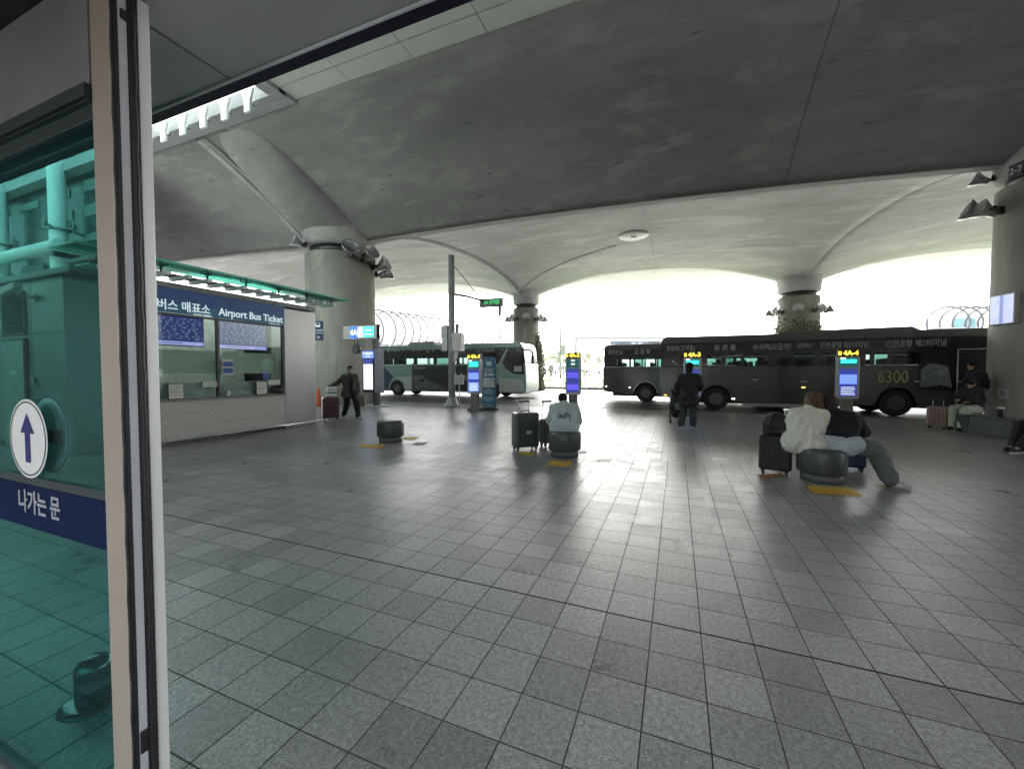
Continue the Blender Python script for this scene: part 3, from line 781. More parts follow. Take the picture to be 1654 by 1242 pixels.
g = MB(); g.box((-.1,-.28,.12),(.42,.14,.13),(0,R(-14),R(10))); g.done('housing', m_white, t, bevel=.02)
g = MB(); g.cyl((-.3,-.32,.07),(-.33,-.33,.062),.045); g.done('lens', m_black, t)
t = thing('wall_switch_panel', 'small square call button on the wall beside the service door','switch',(-11.55,BY0-.53,1.35))
g = MB(); g.box((0,-.015,0),(.14,.03,.16)); g.done('plate', m_lgrey, t, bevel=.005)
g = MB(); g.cyl((0,-.03,0),(0,-.036,0),.03); g.done('button', m_black, t)

# glass facade and steel columns behind the green door glass
t = thing('glass_facade', 'dark glass terminal facade with pale panels far behind the green door','building',(-40,9.9,0))
g = MB(); g.span(-20,18.5,0,.3,0,12); g.done('dark_glazing', M('dark_glazing', (.03,.045,.042), .25, var=.2), t)
g = MB()
rr = random.Random(5)
for k in range(12):
    for j in range(6):
        if rr.random() < .55: x = -19+k*3.1; g.span(x,x+rr.uniform(1.6,2.6),-.03,-.001,5.2+j*1.1,5.2+j*1.1+rr.uniform(.3,.55))
g.done('pale_panels', M('facade_pale', (.16,.2,.19), .5), t)
pc = None
for k,px in enumerate((103, 9)):
    p, z = onY(px, 9.3)
    tt = thing('steel_column', ('white tubular steel column, the right one of two behind the green glass','white tubular steel column at the left edge behind the green glass')[k], 'column', (p, 9.3, 0), 0, 'white steel columns behind the green glass')
    g = MB(); g.cyl((0,0,0),(0,0,11),.3,n=28); g.done('shaft', m_white, tt)
    g = MB(); g.cyl((0,0,7.8),(0,0,7.9),.36,n=28)
    for a in (0,90,180,270): g.tube([(0,0,7.85),(math.cos(R(a+30))*.6,math.sin(R(a+30))*.6,7.95),(math.cos(R(a+30))*.6,math.sin(R(a+30))*.6,8.3)],.05,6)
    g.done('fitting', m_grey, tt)
x1,_ = onY(107, 8.9); x2,_ = onY(-40, 8.9)
t = thing('roof_tube', 'thick white horizontal tube joining the steel columns behind the green glass','tube',(0,8.85,6.9))
g = MB(); g.cyl((x1,0,0),(x2,0,0),.27,n=24); g.cyl((x1,0,-.02),(x1+.7,0,-.05),.08,n=10); g.done('tube', m_white, t)
g = MB(); g.tube([(x1,-.3,-1.1),(x1+5,-.3,-1.15)],.02,6); g.span(x2,x1-4,-1.2,.4,-1.15,-1.1); g.done('canopy_glass', m_cg, t)

# ------------------------------------------------------------ stools, floor stickers
m_stool = M('speckled_stone', (.05,.058,.06), .38, var=.12, scale=120, bump=.15, bscale=200)
m_stoolb = M('stool_base_stone', (.085,.09,.088), .5, var=.12, scale=120)
stools = [(630,716,'round stone stool standing empty, between the ticket booth and the suitcases'),(912.5,741,'round stone stool under the seated person in a pale sweatshirt'),(1330,783,'round stone stool shared by the two seated people')]
SP = []
for i,(px,py,lab) in enumerate(stools):
    p = gr(px,py); d = Vector((p.x,p.y,0)).normalized(); p = p + d*.24; SP.append(p)
    if i == 0:
        st = thing('stone_stool', lab, 'stool', (p.x,p.y,0), 0, 'round stone stools on the plaza')
        g = MB(); g.lathe([(.0,.125),(.285,.125),(.295,.14),(.295,.40),(.285,.445),(.262,.468),(.2,.474),(0,.476)], n=56); g.done('seat_drum', m_stool, st)
        g = MB(); g.lathe([(.25,0),(.25,.124)], n=48); g.done('foot', m_stoolb, st)
    else: dup(st, (p.x,p.y,0), label=lab)
m_ysticker = M('yellow_sticker', (.55,.33,.035), .6, var=.25, scale=14)
m_wsticker = M('pale_sticker', (.38,.36,.3), .6, var=.3, scale=14)
def sticker(q, label, mat=None, stripes=False, grp='floor stickers around the stools'):
    pts = [gr(*a) for a in q]; c = sum(pts, Vector())/4
    g = MB()
    if stripes:
        n = 7
        for k in range(n):
            a,b = k/n, (k+.5)/n
            P = [pts[0].lerp(pts[1],a),pts[0].lerp(pts[1],b),pts[3].lerp(pts[2],b),pts[3].lerp(pts[2],a)]
            g.poly([p-c+Vector((0,0,.004)) for p in P])
    else: g.poly([p-c+Vector((0,0,.004)) for p in pts])
    for f in g.bm.faces:
        if f.normal.z < 0: f.normal_flip()
    return tag(g.done('floor_sticker', mat or m_ysticker, loc=c, recalc=False), label, 'sticker', grp)
sticker([(1305,786),(1381,790),(1401,804),(1320,799)], 'bright yellow floor sticker in front of the shared stool')
sticker([(1222,768),(1262,766),(1275,771),(1240,774)], 'orange tinted floor sticker by the black suitcase', M('orange_sticker',(.35,.16,.06),.6,var=.3))
sticker([(1412,783),(1438,785),(1450,791),(1424,789)], 'faint striped floor sticker by the outstretched white shoe', m_ysticker, True)
sticker([(583,718),(622,718),(616,725),(577,723)], 'yellow floor sticker in front of the empty stool')
sticker([(655,706),(676,706),(668,711),(644,710)], 'small yellow floor sticker right behind the empty stool')
sticker([(672,715),(692,715),(682,720),(663,719)], 'brown worn floor sticker right of the empty stool', M('brown_sticker',(.14,.1,.08),.6,var=.3))
sticker([(890,746),(927,746),(919,755),(884,753)], 'worn yellow floor sticker in front of the occupied stool behind the suitcases')
sticker([(876,745),(892,745),(888,751),(872,750)], 'striped floor sticker beside the large grey suitcase shadow', m_wsticker, True)
sticker([(940,728),(953,728),(948,734),(933,733)], 'narrow striped floor sticker just right of the occupied stool', m_wsticker, True)
sticker([(968,741),(992,741),(988,748),(962,747)], 'pale striped floor sticker farthest right of the occupied stool', m_wsticker, True)
sticker([(842,731),(868,732),(858,737),(838,735)], 'dull yellow floor sticker under the large grey suitcase')
sticker([(575,708),(590,708),(586,712),(570,711)], 'pale striped floor sticker left of the empty stool', m_wsticker, True)

# ------------------------------------------------------------ floodlights on the columns
def floodlight(loc, rz, tilt, label, scale=1., first=[None]):
    if first[0] is None:
        t = thing('floodlight', label, 'floodlight', loc, rz, 'floodlights on the columns')
        g = MB(); g.lathe([(.05,-.3),(.1,-.28),(.13,-.1),(.24,.1),(.27,.16),(.25,.165),(.22,.1)], n=28)
        for v in g.bm.verts:
            v.co = Matrix.Rotation(R(-62),3,'X') @ v.co; v.co += Vector((0,.35,.05))
        g.done('lamp_housing', m_steel, t, smooth=True)
        g = MB(); g.box((0,.0,0),(.12,.1,.2)); g.tube([(0,.03,0),(0,.14,-.08),(0,.3,-.04)],.035); g.box((0,.3,.02),(.34,.05,.05)); g.done('bracket', m_black, t)
        first[0] = t
    else: t = dup(first[0], loc, rz, label=label)
    t.rotation_euler = (R(tilt),0,rz); t.scale = (scale,)*3
    return t
def on_col(c, r, ang, z): return (c.x+math.cos(ang)*r, c.y+math.sin(ang)*r, z)
camang = lambda c: math.atan2(-c.y, -c.x)
a0 = camang(C1)
for k,(da,dzz,lab) in enumerate(((.18,0,'leftmost floodlight on the big left column'),(.62,-.05,'second floodlight on the big left column'),(1.12,-.28,'third floodlight on the big left column, seen from the side'),(1.5,-.5,'lowest floodlight at the right side of the big left column'))):
    a = a0+da; floodlight(on_col(C1,1.66,a,7.0+dzz), a-math.pi/2, 0, lab, 1.45)
t = thing('floodlight_plate', 'concrete coloured plate behind the floodlights of the big left column','plate',on_col(C1,1.62,a0+.6,7.2),a0+.6)
g = MB(); g.box((.03,0,0),(.12,1.5,.75)); g.done('plate', m_concol, t, bevel=.02)
g = MB(); g.tube([(.12,-.8,-.32),(.14,0,-.36),(.12,.8,-.5)],.05); g.done('rail', m_dkmetal, t)
a = a0-1.15; floodlight(on_col(C1,1.66,a,7.45), a-math.pi/2, 0, 'lone floodlight on the left side of the big left column', 1.1)
aR = camang(CR)
floodlight(on_col(CR,1.55,aR-1.25,6.6), aR-1.25-math.pi/2, 0, 'outer floodlight sticking out left of the right edge column', 1.25)
floodlight(on_col(CR,1.55,aR-.98,6.45), aR-.98-math.pi/2, 0, 'inner floodlight close against the right edge column', 1.1)
floodlight(on_col(CR,1.55,aR-1.3,7.62), aR-1.3-math.pi/2, 0, 'flat floodlight under the head of the right edge column', .9)
aC = camang(C2); words = ('leftmost','second','third','fourth','rightmost')
for k in range(5):
    a = aC + (-1.5+k*.75); floodlight(on_col(C2,1.2,a,6.1), a-math.pi/2, 0, words[k]+' floodlight of the ring round the far column beyond the teal bus', 1.3)
aD = camang(C3)
for k in range(5):
    a = aD + (-1.5+k*.75); floodlight(on_col(C3,1.4,a,6.0), a-math.pi/2, 0, words[k]+' floodlight of the ring round the far column behind the grey bus', 1.3)

# ------------------------------------------------------------ ivy
def ivy(c, r, zs, a0, a1, n, label, seed, bulge=.35):
    rr = random.Random(seed)
    t = thing('climbing_ivy', label, 'ivy', (c.x,c.y,0))
    g = MB()
    for k in range(n):
        u = rr.random(); z = zs[0]+(zs[1]-zs[0])*rr.random()**1.25*(.82+.3*noise.noise(Vector((k*.37,seed*2.1,.5))))
        a = a0+(a1-a0)*rr.random()
        edge = (1-(z-zs[0])/(zs[1]-zs[0]))
        d = r + rr.random()*bulge*(.45+edge)*(.6+.6*noise.noise(Vector((a*2,z*.8,seed))))
        p = Vector((math.cos(a)*d, math.sin(a)*d, z)); s_ = rr.uniform(.05,.12)
        nrm = Vector((math.cos(a)+rr.uniform(-.6,.6), math.sin(a)+rr.uniform(-.6,.6), rr.uniform(-.4,.8))).normalized()
        u_ = nrm.orthogonal().normalized(); u_ = Matrix.Rotation(rr.uniform(0,6.28),3,nrm) @ u_; v_ = nrm.cross(u_)
        g.mi = 0 if rr.random()<.6 else 1
        g.poly([p-u_*s_, p-v_*s_*.8, p+u_*s_, p+v_*s_*.8])
    g.done('foliage', [M('ivy_leaf', (.06,.085,.03), .7, var=.4, scale=4), M('ivy_leaf_pale', (.13,.13,.07), .7, var=.4, scale=4)], t, recalc=False)
    g = MB()
    for k in range(7):
        a = a0+(a1-a0)*rr.random(); pts=[]
        for j in range(9): pts.append((math.cos(a+.06*math.sin(j))*(r+.02), math.sin(a+.06*math.sin(j*1.3))*(r+.02), zs[0]+(zs[1]-zs[0])*j/9))
        g.tube(pts,.02,5)
    g.done('stems', M('ivy_stem', (.09,.07,.05), .8), t)
ivy(C2,1.17,(-.1,5.3),aC+.75,aC+1.9,3600,'ivy climbing the right side of the far column beyond the teal bus',1,.75)
ivy(C2,1.17,(-.1,3.3),aC-1.9,aC-1.1,900,'thin ivy on the left side of the far column beyond the teal bus',4)
ivy(C3,1.37,(-.1,5.9),aD-2.3,aD+2.3,8000,'bushy skirt of ivy round the far column behind the grey bus',2,1.15)

# ------------------------------------------------------------ signs and information pillars
e_cyan = M('screen_cyan', (.02,.3,.25), .3, emit=(.03,.75,.6), estr=.85)
e_dgreen = M('screen_dark_green', (.01,.05,.05), .25, emit=(.01,.06,.06), estr=.6)
e_blue = M('screen_blue', (.05,.1,.4), .3, emit=(.12,.2,.85), estr=.8)
e_dblue = M('screen_deep_blue', (.01,.01,.08), .3, emit=(.02,.03,.17), estr=.8)
e_white = M('screen_white', (.6,.6,.6), .3, emit=(.8,.85,.9), estr=.8)
e_yel = M('led_yellow', (.5,.35,.02), .3, emit=(1,.72,.08), estr=1.0)
e_purple = M('screen_purple', (.05,.03,.3), .3, emit=(.14,.1,.75), estr=.7)
m_ledback = M('led_header_black', (.02,.018,.012), .5)
m_pillar = M('pillar_silver', (.42,.44,.44), .35, .4, var=.05)
m_post = M('pillar_post', (.17,.165,.15), .45, .3)
def face_cam(p, off=0.): return math.atan2(-p[1], -p[0]) + math.pi/2 + off
def pillar(px, z, text, label, variant, top=2.2, w=.56, rz=0):
    p = at(px, z)
    t = thing('bus_stop_pillar', label, 'sign pillar', (p.x,p.y,0), rz, 'electronic bus stop pillars along the kerb')
    g = MB(); g.span(-.15,.15,-.09,.09,.02,.78); g.span(-.24,.24,-.16,.16,0,.14); g.done('post', m_post, t, bevel=.008)
    g = MB(); g.prism([(-w/2,.72),(-w/2+.03,.69),(w/2-.03,.69),(w/2,.72),(w/2,top-.2),(-w/2,top-.2)],'y',-.1,.1); g.done('cabinet', m_pillar, t, bevel=.012)
    g = MB(); g.span(-w/2+.01,w/2-.01,-.09,.09,top-.198,top+.02); g.done('led_header', m_ledback, t, bevel=.004)
    g = MB(); g.text(text, .2, front(.055,-.093,top-.09), .007, .001, width=.38); g.span(-w/2+.02,-w/2+.10,-.094,-.0915,top-.15,top-.03)
    g.mat(1).span(-w/2+.045,-w/2+.095,-.0955,-.0945,top-.085,top-.055); g.done('lettering', [e_yel, m_ledback], t)
    g = MB(); g.mat(0).span(-w/2+.06,w/2-.06,-.106,-.1,top-.52,top-.24); g.mat(1)
    if variant in (1,3,4):
        g.span(-w/2+.08,w/2-.08,-.1075,-.1062,top-.4 if variant!=1 else top-.48,top-.28); g.mat(2).span(-w/2+.07,-w/2+.2,-.1085,-.1077,top-.27,top-.225)
    else:
        g.mat(2).span(-.06,.08,-.1075,-.1062,top-.3,top-.26); g.span(-.06,.08,-.1075,-.1062,top-.43,top-.38)
    g.done('upper_screen', [e_dgreen, e_cyan, e_white], t)
    zb, zt = .78, top-.58
    g = MB(); g.mat(0).span(-w/2+.06,w/2-.06,-.106,-.1,zb,zt)
    if variant == 2:
        g.mat(3)
        for a,b in ((.12,.36),(.62,.86)):
            for k in range(5): zz = zb+(zt-zb)*(a+(b-a)*k/5); g.span(-w/2+.07,w/2-.07,-.1075,-.1062,zz,zz+.022)
    else:
        g.mat(1)
        for a,b in (((.0,.42),(.55,.85)) if variant==1 else ((.45,.8),)): g.span(-w/2+.065,w/2-.065,-.1075,-.1062,zb+(zt-zb)*a,zb+(zt-zb)*b)
        g.mat(2)
        for k in range(5): g.span(-w/2+.1,w/2-.1-.02*(k%3),-.1085,-.1077,zb+.05+k*.055,zb+.062+k*.055)
    g.done('lower_screen', [e_dblue, e_blue, e_white, e_purple], t)
    return t
pillar(767,15.6,'4A-1','silver bus stop pillar reading 4A-1 between the tall pole and the blue banner',1)
pillar(926,14.9,'4A-2','silver bus stop pillar reading 4A-2 behind the seated person in a pale sweatshirt',2, top=2.22)
pillar(1118,13.9,'4A-3','silver bus stop pillar reading 4A-3 behind the standing dark figure',3)
pillar(1368,12.6,'4A-4','silver bus stop pillar reading 4A-4 above the two seated people',4, top=2.2)

# route map stand and overhead 4A sign on a dark post
p = gr(608,656.5)
t = thing('route_map_stand', 'dark post by the left column with overhead 4A sign and lit route map', 'sign stand', (p.x,p.y,0), 0)
g = MB(); g.span(-.13,.13,-.1,.1,0,3.62); g.done('post', M('charcoal_post', (.05,.05,.055), .45, .3), t, bevel=.01)
g = MB(); g.lathe([(.62,0),(.62,.03),(.3,.06)], n=24, sx=1, sy=.6); g.done('base_plate', m_grey, t)
g = MB(); g.span(-.5,.12,-.3,-.12,.62,2.42); g.done('map_case', m_black, t, bevel=.012)
g = MB(); g.span(.13,.42,-.28,.0,.62,2.52); g.done('side_panel', M('stand_side_blue', (.16,.17,.22), .5), t, bevel=.01)
g = MB(); g.mat(0).span(-.5,.12,-.312,-.301,2.12,2.42); g.mat(1).text('버스정류장 안내', .1, front(-.19,-.314,2.32), .001, .0005, width=.5); g.text('Bus Stop', .07, front(-.19,-.314,2.2), 0, .0005)
g.done('lit_header', [e_blue, e_white], t)
g = MB(); g.mat(0).span(-.44,.06,-.308,-.301,.76,1.86); g.mat(1).span(-.44,.06,-.308,-.301,1.87,2.07)
g.mat(2)
for k in range(9): g.span(-.41,.03,-.3095,-.3085,.84+k*.11,.845+k*.11)
g.done('map_screen', [M('lit_map', (.5,.5,.55), .4, emit=(.62,.6,.75), estr=.75), e_dblue, M('map_line', (.3,.3,.4), .5)], t)
g = MB(); g.span(-1.75,.13,-.12,.12,2.98,3.58); g.done('overhead_case', m_lgrey, t, bevel=.02)
g = MB(); g.mat(0).span(-1.35,-.93,-.128,-.121,3.02,3.54); g.mat(1).text('4A', .36, front(-1.14,-.131,3.27), .006, .001)
g.mat(2).span(-.6,-.02,-.128,-.121,3.06,3.5); g.mat(1).span(-.9,-.64,-.128,-.121,3.06,3.5); g.text('서울 Seoul', .1, front(-.31,-.131,3.36), .001, .001); g.text('인천 Incheon', .1, front(-.31,-.131,3.18), .001, .001)
g.done('lit_sign', [M('sign_lit_blue', (.02,.08,.4), .4, emit=(.03,.12,.7), estr=.8), e_white, e_cyan], t)
g = MB(); g.tube([(-1.2,0,2.98),(-1.2,0,2.7)],.02); g.tube([(-1.05,0,2.98),(-1.05,0,2.7)],.02); g.cyl((-1.12,-.08,2.55),(-1.12,.08,2.55),.2,n=24); g.done('loudspeaker', m_dkmetal, t)

# tall pole
p = gr(730,657)
t = thing('signal_pole', 'tall grey pole with boxes and a cable arm carrying a green lit sign', 'pole', (p.x,p.y,0), 0)
PZ = F*H0/(657-HZ)
g = MB(); g.cyl((0,0,0),(0,0,hgt(415,PZ)),.155,.135,28); g.lathe([(.4,0),(.4,.05),(.3,.1),(.22,.3),(.17,.42)], n=28); g.cyl((0,0,4.9),(0,0,4.96),.16,n=28); g.cyl((0,0,2.0),(0,0,2.06),.165,n=28); g.done('pole', m_grey, t)
g = MB(); g.span(-.42,-.14,-.15,.15,2.45,3.55); g.done('control_box', m_lgrey, t, bevel=.015)
g = MB(); g.span(.14,.52,-.25,.2,2.42,3.2); g.prism([(.14,1.95),(.3,2.42),(.14,2.42)],'y',-.1,.1); g.box((.53,-.03,2.85),(.02,.3,.6)); g.done('meter_box', m_lgrey, t, bevel=.015)
g = MB(); g.cyl((.2,.1,3.2),(.2,.1,3.6),.07,n=14); g.done('conduit', m_grey, t)
arm = at(781,20.5)-p; arm_e = Vector((0,0,hgt(487,20.5)))+arm
g = MB(); g.tube([(0,0,4.92), tuple(arm_e*.5+Vector((0,0,2.5))), tuple(arm_e)],.06); g.done('arm', m_dkmetal, t)
g = MB(); g.tube([(0,0,6.25), tuple(arm_e+Vector((-.1,-.1,.1)))],.018,6); g.done('stay_cable', m_dkmetal, t)
g = MB(); g.box((arm_e.x+.45,arm_e.y+.0,arm_e.z-.12),(1.25,.2,.42)); sb = g.done('led_sign', m_dkmetal, t, bevel=.02)
g = MB(); g.mat(0).text('4A 승차홈', .26, front(arm_e.x+.5,arm_e.y-.105,arm_e.z-.12), .006, .001, width=.85); g.done('lettering', [M('led_green', (.02,.35,.1), .4, emit=(.04,.5,.16), estr=.5)], sb)
g = MB(); g.cyl((arm_e.x+.9,arm_e.y,arm_e.z-.34),(arm_e.x+.9,arm_e.y,arm_e.z-.8),.09,.07,14); g.done('camera_pod', m_grey, t)

# small sign stand, blue banner stand
p = gr(742,661); q=p
t = thing('small_sign_stand', 'small white notice on a thin stand at the foot of the tall pole', 'sign stand', (p.x,p.y,0), 0)
g = MB(); g.tube([(0,0,.02),(0,0,1.0)],.022); g.box((0,0,.012),(.5,.35,.02)); g.done('stand', m_lgrey, t)
g = MB(); g.mat(0).box((0,-.02,1.2),(.44,.025,.36)); g.mat(1)
for i in (-1,1):
    for j in range(3): g.box((i*.1,-.034,1.1+j*.1),(.16,.002,.05))
g.done('notice_plate', [m_lgrey, M('print_grey')], t)
p = gr(790,662)
t = thing('blue_banner', 'blue upright banner sign standing on a dark base right of the 4A-1 pillar', 'banner', (p.x,p.y,0), .0)
g = MB(); g.lathe([(.36,0),(.38,.05),(.3,.09),(.1,.1)], n=24, sx=1.05, sy=.7); g.done('water_base', M('base_navy', (.015,.02,.035), .5), t)
m_ban = M('banner_blue', (.05,.15,.26), .55, var=.08)
g = MB(); g.prism([(-.32,.12),(.3,.1),(.33,1.75),(.27,1.95),(.2,2.12),(-.24,2.12),(-.33,1.8)],'y',-.012,.012); g.done('panel', m_ban, t)
g = MB(); g.mat(0).box((0,-.0135,1.86),(.22,.003,.18)); g.box((-.14,-.0135,1.42),(.13,.003,.14)); g.box((.1,-.0135,1.42),(.24,.003,.1)); g.box((0,-.0135,1.1),(.5,.003,.36))
for k in range(3): g.box((0,-.0135,1.66-k*.06),(.46-.06*k,.003,.02))
for k,(zz,w) in enumerate(((.82,.2),(.75,.46),(.68,.4),(.5,.42),(.44,.46),(.38,.36),(.2,.18))): g.box((0,-.0135,zz),(w,.003,.022))
g.mat(1)
for i in (-1,1):
    for zz in (1.02,1.18): g.box((i*.12,-.0155,zz),(.2,.001,.05))
g.done('printing', [M('banner_white', (.5,.54,.56), .6), M('banner_pink', (.42,.3,.3), .6)], t)
g = MB(); g.tube([(0,.05,.1),(0,.06,2.05)],.015,6); g.done('pole', m_dkmetal, t)

# sign on the left column, traffic cone, paper notices, screen on the right column
pc_ = at(513, 16.4)
t = thing('direction_sign', 'blue bus pictogram sign on the left face of the big left column','sign',(pc_.x,pc_.y,hgt(550,16.4)),face_cam(pc_))
g = MB(); g.span(-.16,.24,-.02,.03,0,.78); g.done('plate', M('sign_slate_blue', (.08,.14,.24), .45), t, bevel=.008)
g = MB(); g.span(-.06,.12,-.023,-.0205,.54,.7); g.text('버스승강장', .09, front(.04,-.023,.4), .001, .001, width=.34); g.span(-.14,.22,-.023,-.0205,.285,.3); g.text('↘', .16, front(.04,-.023,.14), .002, .001)
g.mat(1).span(-.04,.1,-.0245,-.0235,.62,.68); g.done('pictogram', [m_let, m_navy], t)
p = gr(514,656); 
t = thing('traffic_cone','orange traffic cone with pale bands beside the left column','cone',(p.x,p.y,0))
m_or = M('cone_orange', (.6,.1,.03), .5)
g = MB(); g.span(-.22,.22,-.22,.22,0,.04); g.lathe([(.2,.04),(.17,.1),(.04,.8),(.03,.82)],n=28); g.done('cone', m_or, t)
g = MB(); g.lathe([(.122,.36),(.097,.47)],n=28); g.lathe([(.078,.56),(.06,.64)],n=28); g.done('bands', m_white, t)
p = gr(508,658)
t = thing('leaning_pole','thin black and white pole standing between the booth end and the cone','pole',(p.x-.1,p.y,0))
g = MB(); g.cyl((0,0,0),(-.02,0,1.3),.03); g.done('lower_shaft', m_black, t)
g = MB(); g.cyl((-.02,0,1.3),(-.05,0,2.0),.03); g.done('upper_shaft', m_white, t)
def on_cyl(c, r, px):
    rx = (px-827)/F; d = Vector((CS*rx-SN, SN*rx+CS)); o_ = Vector((c.x,c.y))
    A = d.dot(d); Bq = -2*d.dot(o_); Cq = o_.dot(o_)-r*r; z = (-Bq-math.sqrt(max(0,Bq*Bq-4*A*Cq)))/(2*A)
    q = d*z; n = (q-o_).normalized(); return q, z, math.atan2(n.y,n.x)
def on_col_sign(name, label, cat, c, r, px0, px1, y0, y1, mats, build):
    q,z,a = on_cyl(c, r, (px0+px1)/2); qa,_,_ = on_cyl(c,r,px0); qb,_,_ = on_cyl(c,r,px1)
    w = (qb-qa).length; h = abs(hgt(y0,z)-hgt(y1,z))
    t = thing(name, label, cat, (q.x,q.y,hgt(y1,z)), a+math.pi/2)
    build(t, w, h); return t
def b_screen(t,w,h):
    g = MB(); g.span(-w/2,w/2,-.08,.06,0,h); g.done('case', m_lgrey, t, bevel=.03)
    g = MB(); g.mat(0).span(-w/2+.04,w/2-.04,-.088,-.081,.04,h-.04); g.mat(1).span(-w*.08,w*.06,-.0895,-.0885,.04,h-.04); g.done('display', [M('poster_pale_blue', (.35,.38,.5), .3, emit=(.35,.4,.6), estr=.5, var=.25, scale=2), M('poster_blue', (.12,.16,.35), .3, emit=(.12,.16,.4), estr=.5)], t)
on_col_sign('wall_screen','bluish lit screen fixed on the right edge column','screen',CR,1.52,1600,1638,476,525,None,b_screen)
def b_paper(t,w,h):
    g = MB(); g.span(-w/2,w/2,-.03,.02,0,h); g.done('sheet', m_lgrey, t)
    g = MB(); g.box((0,-.0315,h/2),(w*.55,.002,h*.5)); g.done('print', M('print_grey'), t)
on_col_sign('paper_notice','small pale notice taped low on the right edge column','notice',CR,1.53,1614,1631,628,643,None,b_paper)
def b_num(t,w,h):
    g = MB(); g.span(-w/2,w/2,-.03,.03,0,h); g.done('plate', m_dkmetal, t)
    g = MB(); g.text('2-7', h*.62, front(0,-.032,h/2), .004, .001); g.done('lettering', m_lgrey, t)
on_col_sign('number_plate','dark number plate near the top of the right edge column','sign',CR,1.52,1618,1640,270,292,None,b_num)

# stone bench round the right column and things on it
bp_ = [gr(1546,695.5), gr(1566,699), gr(1640,709.5), gr(1700,722)]
out = [(p.x,p.y) for p in bp_]; inn = [(p.x+.55, p.y+.5) for p in bp_][::-1]
t = thing('stone_bench','low dark stone bench with a seam, in front of the right edge column','bench',(0,0,0))
g = MB()
for k in range(len(out)-1):
    a,b = Vector(out[k]),Vector(out[k+1]); c,d = Vector(inn[::-1][k+1]),Vector(inn[::-1][k])
    e = (b-a).normalized()*.006
    g.prism([tuple(a+e),tuple(b-e),tuple(c-e),tuple(d+e)],'z',.0,.42)
bb = g.done('bench_block', m_stool, t, bevel=.012)
g = MB(); g.prism([tuple(Vector(o_)*1.0) for o_ in out]+inn,'z',.424,.45); g.done('bench_top', M('bench_top', (.07,.075,.078), .4, var=.2, scale=60), t, bevel=.008)
p = at(1612, 10.6); 
t = thing('takeaway_cup','dark takeaway cup with a white lid standing on the stone bench','cup',(p.x,p.y,.45))
# keep it on the bench top
q0 = Vector(out[2]).lerp(Vector(out[1]),.42)+Vector((.2,.15)); t.location = (q0.x,q0.y,.45)
g = MB(); g.lathe([(.05,0),(.065,.2)],n=20); g.done('cup', m_black, t)
g = MB(); g.lathe([(.068,.2),(.068,.215),(.055,.235),(.05,.24)],n=20); g.done('lid', m_white, t)

